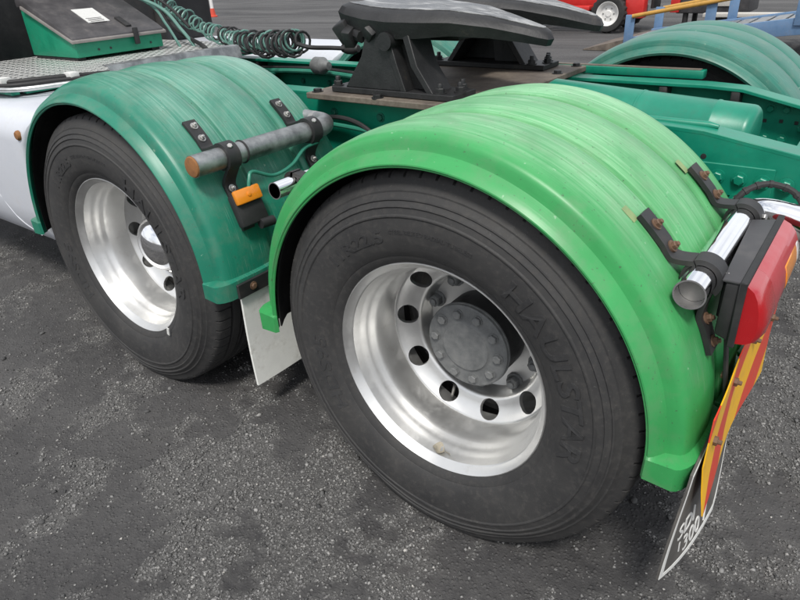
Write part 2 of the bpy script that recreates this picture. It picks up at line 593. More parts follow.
def gravel_density(x, y):
    """0 = packed dark fines, 1 = loose pale chippings"""
    al, ac = track_coords(x, y)
    n1 = vnoise(x, y, 1.35, 3.1, 4)
    n2 = vnoise(al * 0.16, ac, 4.2, 8.7, 4)
    n3 = vnoise(x, y, 6.0, 1.3, 3)
    n4 = vnoise(x, y, 17.0, 6.3, 2)
    d = 0.42 + 0.40 * n1 + 0.60 * n2 + 0.60 * n3 + 0.75 * n4
    # the dark swept patch ahead of the mudflap and the loose bank beside the rear wheel
    d += 0.35 * np.exp(-(((x + 0.75) / 0.55) ** 2 + ((y + 0.28) / 0.32) ** 2))
    d += 0.38 / (1 + np.exp(-(x - 0.25) * 7))          # behind the truck the chippings lie everywhere
    band = np.sin(ac * 2 * math.pi / 0.46 + 2.2 * n1 + 0.9 * np.sin(al * 1.7))
    west = 1 / (1 + np.exp((x + 0.75) * 6))
    d -= 0.34 * west * np.clip(band + 0.1, 0, 1) - 0.16 * west * np.clip(-band, 0, 1)
    d -= 0.40 * np.exp(-(((x + 1.3) / 0.35) ** 2 + ((y + 0.75) / 0.35) ** 2))
    return np.clip(d, 0, 1)


gx = axis_coords(-3.6, 2.2, 0.022, 260)
gy = axis_coords(-1.7, 3.2, 0.022, 260)
X, Y = np.meshgrid(gx, gy, indexing='ij')
xf, yf = X.ravel(), Y.ravel()
near = (np.abs(xf + 0.7) < 6) & (np.abs(yf - 0.8) < 5)
Z = np.zeros_like(xf)
G = np.full_like(xf, 0.45)
idx = np.where(near)[0]
G[idx] = gravel_density(xf[idx], yf[idx])
al, ac = track_coords(xf[idx], yf[idx])
amp = 1.0 / (1 + np.exp(-(-1.0 - xf[idx]) * 4))              # tracks show ahead of the front axle
Z[idx] = (0.0045 * vnoise(xf[idx], yf[idx], 9, 5.0, 4) + 0.006 * vnoise(xf[idx], yf[idx], 1.6, 2.0, 2)
          + 0.005 * amp * vnoise(al * 0.12, ac, 7.0, 4.4, 3) + 0.004 * (G[idx] - 0.5))
# the standing wheels have settled the surface
for wx in (0.0, -1.369):
    k = np.exp(-(((xf[idx] - wx) / 0.22) ** 4))
    Z[idx] = Z[idx] * (1 - k) - 0.002 * k
nx, ny = len(gx), len(gy)
gv = np.stack([xf, yf, Z], 1)
ii, jj = np.meshgrid(np.arange(nx - 1), np.arange(ny - 1), indexing='ij')
a = (ii * ny + jj).ravel()
gf = np.stack([a, a + ny, a + ny + 1, a + 1], 1)
me = bpy.data.meshes.new('ground')
me.vertices.add(len(gv))
me.vertices.foreach_set('co', gv.ravel())
me.loops.add(gf.size)
me.loops.foreach_set('vertex_index', gf.ravel().astype(np.int32))
me.polygons.add(len(gf))
me.polygons.foreach_set('loop_start', np.arange(0, gf.size, 4, dtype=np.int32))
me.polygons.foreach_set('loop_total', np.full(len(gf), 4, dtype=np.int32))
me.update()
me.validate()
me.shade_smooth()
at = me.attributes.new('gravel', 'FLOAT', 'POINT')
at.data.foreach_set('value', G.astype(np.float32))

m = Mat('packed_asphalt_yard', 0.88, 0, 0.35)
v = m.coord('Object')
ga = m.n.new('ShaderNodeAttribute')
ga.attribute_name = 'gravel'
gfac = ga.outputs['Fac']
n_f = m.noise(v, 170, 4, 0.7)
n_m = m.noise(v, 26, 6, 0.65)
n_l = m.noise(v, 2.4, 6, 0.6)
n_xl = m.noise(m.coord('Object', (0.25, 0.9, 1), (0, 0, 0.5)), 0.55, 6, 0.6, 1.5)
vor = m.voronoi(v, 95)
vcol = m.voronoi(v, 95, 'F1', 'Color')
sepv = m.n.new('ShaderNodeSeparateColor')
m.l.new(vcol, sepv.inputs['Color'])
chip = m.math('MULTIPLY', m.ramp(vor, [(0.30, 1.0), (0.52, 0.0)]), m.ramp(sepv.outputs['Red'], [(0.35, 0.0), (0.8, 1.0)]))
packed = m.mix(m.ramp(n_m, [(0.3, 0.0), (0.7, 1.0)]), (0.024, 0.0235, 0.025), (0.056, 0.0545, 0.0545))
loose = m.mix(m.ramp(n_f, [(0.35, 0.0), (0.65, 1.0)]), (0.030, 0.0295, 0.0295), (0.120, 0.118, 0.114))
gmask = m.ramp(m.math('ADD', gfac, m.math('MULTIPLY', m.math('SUBTRACT', n_m, 0.5), 0.5)), [(0.42, 0.0), (0.80, 1.0)])
c = m.mix(gmask, packed, loose)
c = m.mix(m.math('MULTIPLY', chip, m.math('ADD', m.math('MULTIPLY', gmask, 0.55), 0.15)), c, (0.23, 0.225, 0.22))
c = m.mix(m.math('MULTIPLY', m.ramp(n_l, [(0.52, 0.0), (0.75, 1.0)]), 0.30), c, (0.10, 0.092, 0.085))
c = m.mix(m.math('MULTIPLY', m.ramp(n_xl, [(0.38, 0.0), (0.62, 1.0)]), 0.55), c, (0.135, 0.132, 0.13))
m.set('Base Color', c)
hgt = m.math('ADD', m.math('MULTIPLY', n_f, 0.7), m.math('ADD', m.math('MULTIPLY', chip, 0.9), m.math('MULTIPLY', n_m, 0.9)))
m.bump(hgt, 0.65, 0.010)
me.materials.append(m.m)
ground = bpy.data.objects.new('ground', me)
COL.objects.link(ground)
tag(ground, kind='structure')


def ground_z(x, y):
    ix = np.clip(np.searchsorted(gx, x), 0, nx - 1)
    iy = np.clip(np.searchsorted(gy, y), 0, ny - 1)
    return Z.reshape(nx, ny)[ix, iy]


# loose chippings: real stones
def ico():
    t = (1 + 5 ** 0.5) / 2
    v = np.array([(-1, t, 0), (1, t, 0), (-1, -t, 0), (1, -t, 0), (0, -1, t), (0, 1, t), (0, -1, -t), (0, 1, -t),
                  (t, 0, -1), (t, 0, 1), (-t, 0, -1), (-t, 0, 1)], float)
    v /= np.linalg.norm(v[0])
    f = np.array([(0, 11, 5), (0, 5, 1), (0, 1, 7), (0, 7, 10), (0, 10, 11), (1, 5, 9), (5, 11, 4), (11, 10, 2), (10, 7, 6), (7, 1, 8),
                  (3, 9, 4), (3, 4, 2), (3, 2, 6), (3, 6, 8), (3, 8, 9), (4, 9, 5), (2, 4, 11), (6, 2, 10), (8, 6, 7), (9, 8, 1)])
    return v, f


def octa():
    v = np.array([(1, 0, 0), (-1, 0, 0), (0, 1, 0), (0, -1, 0), (0, 0, 1), (0, 0, -1)], float)
    f = np.array([(0, 2, 4), (2, 1, 4), (1, 3, 4), (3, 0, 4), (2, 0, 5), (1, 2, 5), (3, 1, 5), (0, 3, 5)])
    return v, f


def stones(pos, size, shape):
    v0, f0 = shape()
    n, q = len(pos), len(v0)
    V = np.repeat(v0[None], n, 0) * (1 + rng.normal(0, 0.17, (n, q, 1)))
    V = V + rng.normal(0, 0.16, (n, q, 3))
    V *= rng.uniform(0.65, 1.25, (n, 1, 3)) * np.array([1, 1, 0.72])
    an = rng.uniform(0, 2 * math.pi, n)
    ca, sa = np.cos(an)[:, None], np.sin(an)[:, None]
    V = np.stack([V[..., 0] * ca - V[..., 1] * sa, V[..., 0] * sa + V[..., 1] * ca, V[..., 2]], -1)
    V = V * size[:, None, None] + pos[:, None, :]
    return V.reshape(-1, 3), (f0[None] + q * np.arange(n)[:, None, None]).reshape(-1, 3)


def stone_object(name, V, Fc, mat):
    me = bpy.data.meshes.new(name)
    me.vertices.add(len(V))
    me.vertices.foreach_set('co', V.ravel())
    me.loops.add(Fc.size)
    me.loops.foreach_set('vertex_index', Fc.ravel().astype(np.int32))
    me.polygons.add(len(Fc))
    me.polygons.foreach_set('loop_start', np.arange(0, Fc.size, 3, dtype=np.int32))
    me.polygons.foreach_set('loop_total', np.full(len(Fc), 3, dtype=np.int32))
    me.update()
    me.validate()
    me.materials.append(mat)
    o = bpy.data.objects.new(name, me)
    COL.objects.link(o)
    return o


m = Mat('stone_chippings', 0.9, 0, 0.3)
geo = m.n.new('ShaderNodeNewGeometry')
c = m.ramp(geo.outputs['Random Per Island'], [(0.0, (0.05, 0.05, 0.051)), (0.30, (0.115, 0.114, 0.112)), (0.80, (0.205, 0.202, 0.197)), (0.985, (0.29, 0.285, 0.275)), (1.0, (0.46, 0.44, 0.41))])
m.set('Base Color', c)
M['stone'] = m.m

def scatter(n, med, sig, lo, hi, base, gain):
    x = rng.uniform(-3.4, 1.9, n)
    y = rng.uniform(-1.35, 2.9, n)
    d = gravel_density(x, y)
    dist = np.hypot(x - 0.733, y + 1.057)
    keep = rng.uniform(0, 1, n) < np.clip((d - 0.46) * gain, base, 1.0) * np.clip(2.6 / (dist + 0.3), 0.25, 1.0)
    keep &= ~((y > 0.9) & (x < 0.3) & (rng.uniform(0, 1, n) < 0.85))      # deep under the chassis a few are enough
    x, y = x[keep], y[keep]
    sz = np.clip(np.exp(rng.normal(math.log(med), sig, len(x))), lo, hi)
    return np.stack([x, y, ground_z(x, y) + sz * 0.28], 1), sz


p1, s1 = scatter(520000, 0.0028, 0.40, 0.0012, 0.0068, 0.05, 2.6)
V1, F1 = stones(p1, s1, octa)
p2, s2 = scatter(6000, 0.0056, 0.32, 0.004, 0.011, 0.06, 1.0)
V2, F2 = stones(p2, s2, ico)
st = stone_object('loose_gravel', np.concatenate([V1, V2]), np.concatenate([F1, F2 + len(V1)]), M['stone'])
tag(st, 'pale loose stone chippings scattered over the dark yard', 'gravel', kind='stuff')

# ================================================================== the truck
YC = 1.18                       # centre line of the truck
WB = 1.369                      # spacing of the two drive axles
truck = empty('tractor_truck', (-0.68, YC, 0))
tag(truck, 'green tractor truck with alloy wheels, plastic mudguards and black fifth wheel coupling', 'truck')


# ---------------------------------------------------------------- wheels
def tyre_profile():
    """(radius, y, is_tread) from the outer bead round to the inner bead; outer face towards -y"""
    p = [(0.292, 0.014, 0), (0.298, 0.004, 0), (0.306, -0.004, 0), (0.318, -0.012, 0), (0.322, -0.0125, 0), (0.324, -0.015, 0),
         (0.345, -0.023, 0), (0.37, -0.029, 0), (0.40, -0.032, 0), (0.418, -0.031, 0),
         (0.421, -0.0335, 0), (0.424, -0.0335, 0), (0.427, -0.030, 0), (0.440, -0.027, 0), (0.443, -0.0295, 0), (0.446, -0.0285, 0), (0.449, -0.025, 0),
         (0.455, -0.0225, 0), (0.458, -0.0245, 0), (0.461, -0.0235, 0), (0.464, -0.019, 0),
         (0.472, -0.013, 0), (0.476, -0.013, 0), (0.479, -0.009, 0),
         (0.488, -0.002, 1), (0.500, 0.004, 1), (0.508, 0.010, 1), (0.512, 0.018, 1), (0.5145, 0.035, 1), (0.515, 0.058, 1),
         (0.503, 0.060, 2), (0.503, 0.068, 2), (0.516, 0.070, 1), (0.5165, 0.098, 1), (0.504, 0.100, 2), (0.504, 0.108, 2), (0.5165, 0.110, 1)]
    mid = 0.118
    q = [(r, 2 * mid - y, t) for r, y, t in p[::-1] if y < mid - 0.012]
    return p + q


def tyre_mesh(blocks=74):
    prof = tyre_profile()
    sub = [0.0, 0.025, 0.145, 0.17]                # groove edges as fractions of a block pitch
    th = sorted(2 * math.pi * (b + s) / blocks for b in range(blocks) for s in sub)
    groove = [(k % 4) in (1, 2) for k in range(len(th))]
    mb = MB()
    vs = []
    for a, g in zip(th, groove):
        for r, y, t in prof:
            rr = r
            if t == 1 and g and (y < 0.062 or y > 0.174):
                rr = r - 0.0090 * min(1.0, max(0.0, (r - 0.5030) / 0.008))
            # carcass is flat where it stands on the ground
            x, z = rr * math.cos(a), rr * math.sin(a)
            yy = y
            if z < -0.42:
                s = (-0.42 - z) / 0.10
                if y < 0.05: yy = y - 0.017 * s
                elif y > 0.19: yy = y + 0.014 * s
            z = max(z, -0.5005)
            vs.append((x, yy, z))
    n, mm = len(th), len(prof)
    fs = [(k * mm + i, k * mm + i + 1, ((k + 1) % n) * mm + i + 1, ((k + 1) % n) * mm + i) for k in range(n) for i in range(mm - 1)]
    mb.add(vs, fs)
    return mb


def side_y(r):
    pr = [(a, b) for a, b, _ in tyre_profile()[:22]]
    for (r0, y0), (r1, y1) in zip(pr, pr[1:]):
        if r0 <= r <= r1 and r1 > r0:
            return y0 + (y1 - y0) * (r - r0) / (r1 - r0)
    return -0.03


def arc_text(mb, s, r_base, height, a0, a1, proud=0.0022):
    """letters bent round the sidewall clockwise from angle a0 to a1 (degrees), tops outwards"""
    vs, fs = text_mesh(s, 1.0, 0.5, 0.018)
    xs = [p[0] for p in vs]
    ys = [p[1] for p in vs]
    x0, x1 = min(xs), max(xs)
    y0, y1 = 0.0, max(ys)
    out = []
    for x, y, z in vs:
        a = rad(a0 + (a1 - a0) * (x - x0) / (x1 - x0))
        r = r_base + height * (y - y0) / (y1 - y0)
        yy = side_y(r) - proud * (1 if z > 0 else -1)
        out.append((r * math.cos(a), yy, r * math.sin(a)))
    mb.add(out, fs)


RIM_IN = [(0.2965, 0.016), (0.3015, 0.008), (0.3020, 0.003), (0.3000, 0.0), (0.2975, -0.0005), (0.2845, 0.0150), (0.2825, 0.0185),
          (0.2812, 0.0200), (0.2795, 0.0215), (0.2785, 0.0250), (0.2745, 0.0390), (0.2715, 0.0490), (0.2680, 0.0560), (0.2660, 0.0640), (0.2625, 0.0760),
          (0.2570, 0.0850), (0.2535, 0.0960), (0.2518, 0.1200), (0.2508, 0.1500), (0.2500, 0.1680), (0.2492, 0.1730)]


def rim_mesh():
    back = [(0.2530, 0.200), (0.258, 0.205), (0.262, 0.232), (0.298, 0.236), (0.302, 0.240), (0.2995, 0.246), (0.285, 0.243), (0.276, 0.225), (0.266, 0.165), (0.260, 0.10), (0.285, 0.04), (0.288, 0.02)]
    return MB().lathe(RIM_IN + back, 96, closed=True)


def disc_mesh(parent_name):
    """dished wheel disc with ten hand holes, really cut through"""
    front = [(0.2500, 0.1720), (0.2470, 0.1725), (0.2435, 0.1755), (0.2360, 0.1830), (0.2220, 0.1940), (0.2070, 0.2010), (0.1950, 0.2045), (0.1880, 0.2085), (0.1845, 0.2160), (0.1830, 0.2350), (0.1815, 0.2540), (0.1770, 0.2605), (0.1700, 0.2620), (0.100, 0.2620)]
    back = [(0.100, 0.2715), (0.180, 0.2715), (0.190, 0.2680), (0.1935, 0.2560), (0.1945, 0.2300), (0.1960, 0.2190), (0.2020, 0.2140), (0.2120, 0.2110), (0.2280, 0.2040), (0.2410, 0.1930), (0.2500, 0.1880)]
    d = MB().lathe(front + back, 120, closed=True).build('disc', 'alloy', None)
    cut = MB()
    for k in range(10):
        a = rad(32 + 36 * k)
        c = Vector((0.2225 * math.cos(a), 0.200, 0.2225 * math.sin(a)))
        ax = Vector((-math.cos(a) * 0.60, -1, -math.sin(a) * 0.60)).normalized()
        t = ax.orthogonal().normalized()
        b = ax.cross(t)
        n = 28
        vs = [c + ax * h + (t * math.cos(2 * math.pi * q / n) + b * math.sin(2 * math.pi * q / n)) * rr for h, rr in ((-0.035, 0.0310), (0.03, 0.0310)) for q in range(n)]
        cut.add(vs, [tuple(range(n))[::-1], tuple(range(n, 2 * n))] + [(q, (q + 1) % n, n + (q + 1) % n, n + q) for q in range(n)])
    co = cut.build('cut', 'alloy', None)
    md = d.modifiers.new('holes', 'BOOLEAN')
    md.object = co
    md.operation = 'DIFFERENCE'
    md.solver = 'EXACT'
    dg = bpy.context.evaluated_depsgraph_get()
    me = bpy.data.meshes.new_from_object(d.evaluated_get(dg))
    me.name = 'disc'
    for o in (d, co):
        bpy.data.objects.remove(o)
    me.shade_smooth()
    me.set_sharp_from_angle(angle=rad(40))
    return me


def mesh_child(name, me, parent):
    o = bpy.data.objects.new(name, me)
    COL.objects.link(o)
    o.parent = parent
    return o


_tmp = {}


def shared(key, maker):
    if key not in _tmp:
        _tmp[key] = maker()
    return _tmp[key]


def build_wheel(x, y, style, spin=0.0, rotz=0.0, lettering=True, z=0.5):
    w = empty('wheel', (x, y, z), truck, rotz)
    def take(name, mb_fn, mat, **kw):
        def mk():
            o = mb_fn().build(name, mat, None, **kw)
            me = o.data
            bpy.data.objects.remove(o)
            return me
        return mesh_child(name, shared(name + style if kw.pop('own', False) else name + str(mat), mk), w)
    ty = take('tyre', tyre_mesh, 'tyre', angle=32)
    parts = []
    rim = take('rim', rim_mesh, 'alloy', angle=28)
    dk = mesh_child('disc', shared('disc', lambda: _disc()), w)
    parts += [rim, dk]
    if lettering:
        def letters():
            mb = MB()
            arc_text(mb, 'HAULSTAR', 0.351, 0.050, 56.5, -12, 0.0030)
            return mb
        def size_mark():
            mb = MB()
            arc_text(mb, '11R22.5', 0.362, 0.030, 137, 107.5, 0.0017)
            return mb
        def code_mark():
            mb = MB()
            arc_text(mb, 'HDS95', 0.345, 0.038, 215, 178, 0.0017)
            return mb
        def small_mark():
            mb = MB()
            arc_text(mb, 'STEEL BELTED RADIAL TUBELESS', 0.380, 0.010, 104, 71, 0.0010)
            return mb
        for fn in (letters, size_mark, code_mark, small_mark):
            def mk(fn=fn):
                o = fn().build('lettering', 'tyre_text', None, smooth=False)
                me = o.data
                bpy.data.objects.remove(o)
                return me
            parts.append(mesh_child('lettering', shared('lettering' + fn.__name__, mk), w))
    if style == 'hub':
        def hub():
            return MB().lathe([(0.0, 0.1470), (0.030, 0.1470), (0.060, 0.1475), (0.0685, 0.1485), (0.0705, 0.1515), (0.074, 0.1535), (0.078, 0.1540), (0.1165, 0.1550), (0.1205, 0.1575), (0.1210, 0.1650), (0.1225, 0.1670), (0.1225, 0.1715), (0.116, 0.1740), (0.0, 0.1740)], 72)
        parts.append(take('hub', hub, 'hub', angle=28))
        parts.append(take('hub_barrel', lambda: MB().lathe([(0.0, 0.1735), (0.1130, 0.1735), (0.1135, 0.210), (0.1180, 0.225), (0.1180, 0.275), (0.0, 0.275)], 64), 'cast', angle=28))
        def drum():
            return MB().lathe([(0.0, 0.276), (0.165, 0.276), (0.175, 0.282), (0.200, 0.290), (0.208, 0.300), (0.208, 0.50), (0.0, 0.50)], 64)
        parts.append(take('brake_drum', drum, 'cast'))
        def hb():
            return MB().hexa((0, 0, 0), (0, -1, 0), 0.0125, 0.011, washer=0.0155)
        for k in range(10):
            a = rad(33 + 36 * k + random.uniform(-1.5, 1.5))
            o = take('hub_bolt', hb, 'hub')
            o.location = (0.0955 * math.cos(a), 0.1550, 0.0955 * math.sin(a))
            o.rotation_euler = (0, random.uniform(0, 1.0), 0)
            parts.append(o)
        def nut():
            return MB().hexa((0, 0, 0), (0, -1, 0), 0.0185, 0.027, washer=0.0245).hexa((0, -0.026, 0), (0, -1, 0), 0.0105, 0.008, n=12)
        for k in range(10):
            a = rad(36 * k + 17)
            o = take('wheel_nut', nut, 'hub')
            o.location = (0.1660 * math.cos(a), 0.2620, 0.1660 * math.sin(a))
            o.rotation_euler = (0, random.uniform(0, 1.0), 0)
            parts.append(o)
    elif style == 'cap':
        def cap():
            pr = [(0.0, 0.088)] + [(0.112 * math.sin(rad(t)), 0.165 - 0.077 * math.cos(rad(t))) for t in range(8, 91, 6)]
            return MB().lathe(pr + [(0.1125, 0.172), (0.130, 0.175), (0.136, 0.180), (0.134, 0.187), (0.128, 0.190), (0.128, 0.264), (0.0, 0.264)], 72)
        parts.append(take('hub_cap', cap, 'chrome', angle=28))
        def drum2():
            return MB().lathe([(0.0, 0.276), (0.165, 0.276), (0.175, 0.282), (0.200, 0.290), (0.208, 0.300), (0.208, 0.50), (0.0, 0.50)], 64)
        parts.append(take('brake_drum', drum2, 'cast'))
    if spin:
        R = Matrix.Rotation(rad(spin), 4, 'Y')
        for o in parts:
            o.matrix_basis = R @ o.matrix_basis
    return w


_disc = lambda: disc_mesh('wheel')
build_wheel(0.0, 0.0, 'hub')
wf = build_wheel(-WB, 0.0, 'cap', spin=-3)
wr = bpy.data.objects['wheel']
vs_ = MB().tube([(-0.085, 0.235, -0.195), (-0.074, 0.205, -0.208), (-0.070, 0.192, -0.214)], [0.005, 0.005, 0.004], 10).build('valve_stem', 'steel', wr, local=True)
MB().prism([(0.372, -0.30), (0.378, -0.272), (0.389, -0.274), (0.384, -0.303)], 'y', -0.0305, -0.0270).build('valve_tag', 'label_white', None, smooth=False)
vt = bpy.data.objects['valve_tag']
vt.parent = wf
vt.location = (-0.155, 0.001, 0.06)
vt.name = 'sticker'
for ax_ in (0.0, -WB):                       # inner wheels of the pairs, and the pairs on the far side
    build_wheel(ax_, 0.548, 'inner', 7, math.pi, False)
    build_wheel(ax_, 2 * YC, 'hub', 11, math.pi, False)
    build_wheel(ax_, 2 * YC - 0.548, 'inner', 5, 0, False)
    axl = MB().tube([(ax_, 0.30, 0.5), (ax_, 0.62, 0.5), (ax_, 0.85, 0.5), (ax_, 1.0, 0.5), (ax_, YC, 0.5), (ax_, 1.36, 0.5), (ax_, 1.5, 0.5), (ax_, 1.75, 0.5), (ax_, 2.06, 0.5)],
                    [0.075, 0.075, 0.085, 0.14, 0.20, 0.14, 0.085, 0.075, 0.075], 24)
    axl.build('axle', 'cast', truck)

# ---------------------------------------------------------------- mudguards
GR = 0.600
def guard_profile():
    p = [(-0.0345, 0.5290), (-0.0375, 0.5310), (-0.0370, 0.5340), (-0.0300, 0.5410), (-0.0200, 0.5480), (-0.0110, 0.5540), (-0.0075, 0.5565), (-0.0050, 0.5660), (-0.0030, 0.5760),
         (0.0000, 0.5830), (0.0060, 0.5890), (0.0180, 0.5940), (0.0400, 0.5985), (0.0800, 0.6020), (0.1150, 0.6030), (0.1500, 0.6018), (0.1800, 0.5985), (0.1960, 0.5955),
         (0.2010, 0.5930), (0.2060, 0.5855), (0.2150, 0.5855), (0.2185, 0.5945), (0.2240, 0.5975),
         (0.2600, 0.6020), (0.3000, 0.6045), (0.3500, 0.6045), (0.3950, 0.6010), (0.4250, 0.5960), (0.4310, 0.5930), (0.4360, 0.5855), (0.4450, 0.5855), (0.4485, 0.5940), (0.4540, 0.5962),
         (0.4950, 0.5990), (0.5500, 0.5985), (0.6000, 0.5935), (0.6280, 0.5870), (0.6380, 0.5800), (0.6420, 0.5700), (0.6440, 0.5590), (0.6520, 0.5510), (0.6640, 0.5430), (0.6700, 0.5350), (0.6680, 0.5310)]
    return p


def guard(cx, cz, mat, mirror=False, dent=False, th0=-3.5, th1=183.5):
    prof = guard_profile()
    pad = 5.8
    ths = [th0, th0 + pad - 1.0, th0 + pad - 0.35, th0 + pad + 0.15]
    k = th0 + pad + 1.2
    while k < th1 - pad - 1.2:
        ths.append(k)
        k += 1.8
    ths += [th1 - pad - 0.15, th1 - pad + 0.35, th1 - pad + 1.0, th1]
    inner = [(y + 0.0035 if i < 8 else (y - 0.0035 if i > len(prof) - 9 else y), r - 0.0055) for i, (y, r) in enumerate(prof)]
    loop = prof + inner[::-1]
    vlen = [0.0]
    for (a, b), (c, d) in zip(prof, prof[1:]):
        vlen.append(vlen[-1] + math.hypot(c - a, d - b))
    vl = vlen + vlen[::-1]
    vs, uv = [], []
    np_ = len(prof)
    for t in ths:
        e = min(t - th0, th1 - t)
        bump = 0.013 * min(1, max(0, (pad + 0.15 - e) / 0.5))
        a = rad(t)
        for i, (y, r) in enumerate(loop):
            rr = r
            if i < np_:
                k_ = bump / 0.013
                rr += bump * min(1.0, max(0.0, (r - 0.529) / 0.06))
                if y < 0.045:           # the moulded end block fills the recess behind the lip
                    w_ = max(0.0, (r - 0.529) / 0.0675)
                    y = y + k_ * ((-0.0410 + 0.055 * max(0.0, w_ - 0.70) ** 1.6 * 4.2) - y)
            if dent:
                g = math.exp(-((t - 112) / 15) ** 2) * math.exp(-(max(0, y - 0.0) / 0.13) ** 2)
                rr -= 0.020 * g * min(1.0, max(0.0, (r - 0.545) / 0.03))
                g2 = math.exp(-((t - 93) / 4.0) ** 2) * math.exp(-((y - 0.02) / 0.05) ** 2)
                rr += 0.004 * g2 * math.sin(t * 3.1) - 0.004 * g2
            else:
                rr += 0.0012 * math.sin(t * 0.09 + y * 9)
            yy = (2 * YC - y) if mirror else y
            vs.append((cx + rr * math.cos(a), yy, cz + rr * math.sin(a)))
            uv.append((a * 0.6, vl[i]))
    L = len(loop)
    fs = []
    for q in range(len(ths) - 1):
        for i in range(L):
            j = (i + 1) % L
            fs.append((q * L + i, q * L + j, (q + 1) * L + j, (q + 1) * L + i))
    for q in (0, len(ths) - 1):                     # end walls as quads across the thickness
        for i in range(np_ - 1):
            fs.append((q * L + i, q * L + i + 1, q * L + L - 2 - i, q * L + L - 1 - i))
    mb = MB().add(vs, fs)
    mb.uv = uv
    o = mb.build('mudguard', mat, truck, angle=30)
    # black spray liner on the underside
    lm = MB()
    lt = [th0 + 1.0 + (th1 - th0 - 2) * i / 60 for i in range(61)]
    ly = [-0.014, 0.02, 0.05, 0.32, 0.60, 0.645]
    lr = [0.5345, 0.560, 0.578, 0.580, 0.575, 0.538]
    vs, fs = [], []
    for t in lt:
        a = rad(t)
        for off in (0, -0.006):
            for y, r in zip(ly, lr):
                vs.append((cx + (r + off) * math.cos(a), (2 * YC - y) if mirror else y, cz + (r + off) * math.sin(a)))
    n = len(ly)
    for q in range(60):
        for h in (0, 1):
            for i in range(n - 1):
                b0, b1 = q * 2 * n + h * n + i, (q + 1) * 2 * n + h * n + i
                fs.append((b0, b0 + 1, b1 + 1, b1))
        fs.append((q * 2 * n, q * 2 * n + n, (q + 1) * 2 * n + n, (q + 1) * 2 * n))
    lm.add(vs, fs).build('liner', 'black_rubber', o)
    return o


CR = (0.0, 0.505)              # rear guard centre (x, z)
CF = (-WB - 0.005, 0.530)      # front guard centre
g_rear = guard(*CR, 'guard_bright')
g_front = guard(*CF, 'guard_teal', dent=True)
g_rear_far = guard(*CR, 'guard_far', mirror=True)
g_front_far = guard(*CF, 'guard_far', mirror=True)


def strap_path(c, tube_c, tr, t_top, t_a, t_b, t_bot, R=0.6045):
    """strap that lies on the guard, rises over the outside of the tube and comes back"""
    pt = lambda t, r=R: Vector((c[0] + r * math.cos(rad(t)), 0, c[1] + r * math.sin(rad(t))))
    p = [pt(t_top), pt((2 * t_top + t_a) / 3), pt((t_top + 2 * t_a) / 3), pt(t_a)]
    tc = Vector((tube_c[0], 0, tube_c[1]))
    out = (tc - Vector((c[0], 0, c[1]))).normalized()
    base = math.atan2(out.z, out.x)
    for dlt in (95, 70, 45, 20, 0, -20, -45, -70, -95):
        a = base + rad(dlt)
        p.append(tc + Vector((math.cos(a), 0, math.sin(a))) * tr)
    p += [pt(t_b), pt((2 * t_b + t_bot) / 3), pt((t_b + 2 * t_bot) / 3), pt(t_bot)]
    q = [p[0], p[1], p[2]] + [Vector(v) for v in bezier(p[2:-2], 4)[1:-1]] + [p[-3], p[-2], p[-1]]
    return [Vector(v) for v in q]


def ribbon(path, y0, y1, th, c):
    mb = MB()
    n = len(path)
    vs = []
    for i, p in enumerate(path):
        t = (path[min(i + 1, n - 1)] - path[max(i - 1, 0)]).normalized()
        nr = Vector((-t.z, 0, t.x))
        if nr.dot(p - Vector((c[0], 0, c[1]))) < 0: nr = -nr
        for (y, h) in ((y0, 0), (y1, 0), (y1, th), (y0, th)):
            q = p + nr * h
            vs.append((q.x, y, q.z))
    fs = [(0, 1, 2, 3), tuple((n - 1) * 4 + k for k in (3, 2, 1, 0))]
    for i in range(n - 1):
        for k in range(4):
            fs.append((i * 4 + k, i * 4 + (k + 1) % 4, (i + 1) * 4 + (k + 1) % 4, (i + 1) * 4 + k))
    return mb.add(vs, fs)


def strap(gobj, c, tube_c, tr, y0, y1, t_top, t_a, t_b, t_bot, bolts, bmat, width_pad=0.0):
    path = strap_path(c, tube_c, tr, t_top, t_a, t_b, t_bot)
    ribbon(path, y0, y1, 0.0105, c).build('bracket_strap', 'black_steel', gobj, bevel=0.0015, seg=1)
    for t in bolts:
        r = 0.6045 + 0.0105
        p = (c[0] + r * math.cos(rad(t)), (y0 + y1) / 2 + random.uniform(-.003, .003), c[1] + r * math.sin(rad(t)))
        ax = (math.cos(rad(t)), 0, math.sin(rad(t)))
        MB().hexa(p, ax, 0.0085, 0.010, washer=0.0125).hexa(Vector(p) + Vector(ax) * 0.009, ax, 0.005, 0.006, n=8).build('bolt', bmat, gobj)
    # clamp ring closing on the guard side and its pinch bolt
    ym = (y0 + y1) / 2
    ring = [(tube_c[0] + (tr + 0.0015) * math.cos(a), ym, tube_c[1] + (tr + 0.0015) * math.sin(a)) for a in np.linspace(0, 2 * math.pi, 29)[:-1]]
    rb = MB()
    vs, fs = [], []
    n = len(ring)
    for p in ring:
        d = Vector((p[0] - tube_c[0], 0, p[2] - tube_c[1])).normalized()
        for yy, h in ((y0 + 0.002, -0.002), (y1 - 0.002, -0.002), (y1 - 0.002, 0.004), (y0 + 0.002, 0.004)):
            q = Vector(p) + d * h
            vs.append((q.x, yy, q.z))
    for i in range(n):
        for k in range(4):
            fs.append((i * 4 + k, i * 4 + (k + 1) % 4, ((i + 1) % n) * 4 + (k + 1) % 4, ((i + 1) % n) * 4 + k))
    rb.add(vs, fs).build('clamp_ring', 'black_steel', gobj)


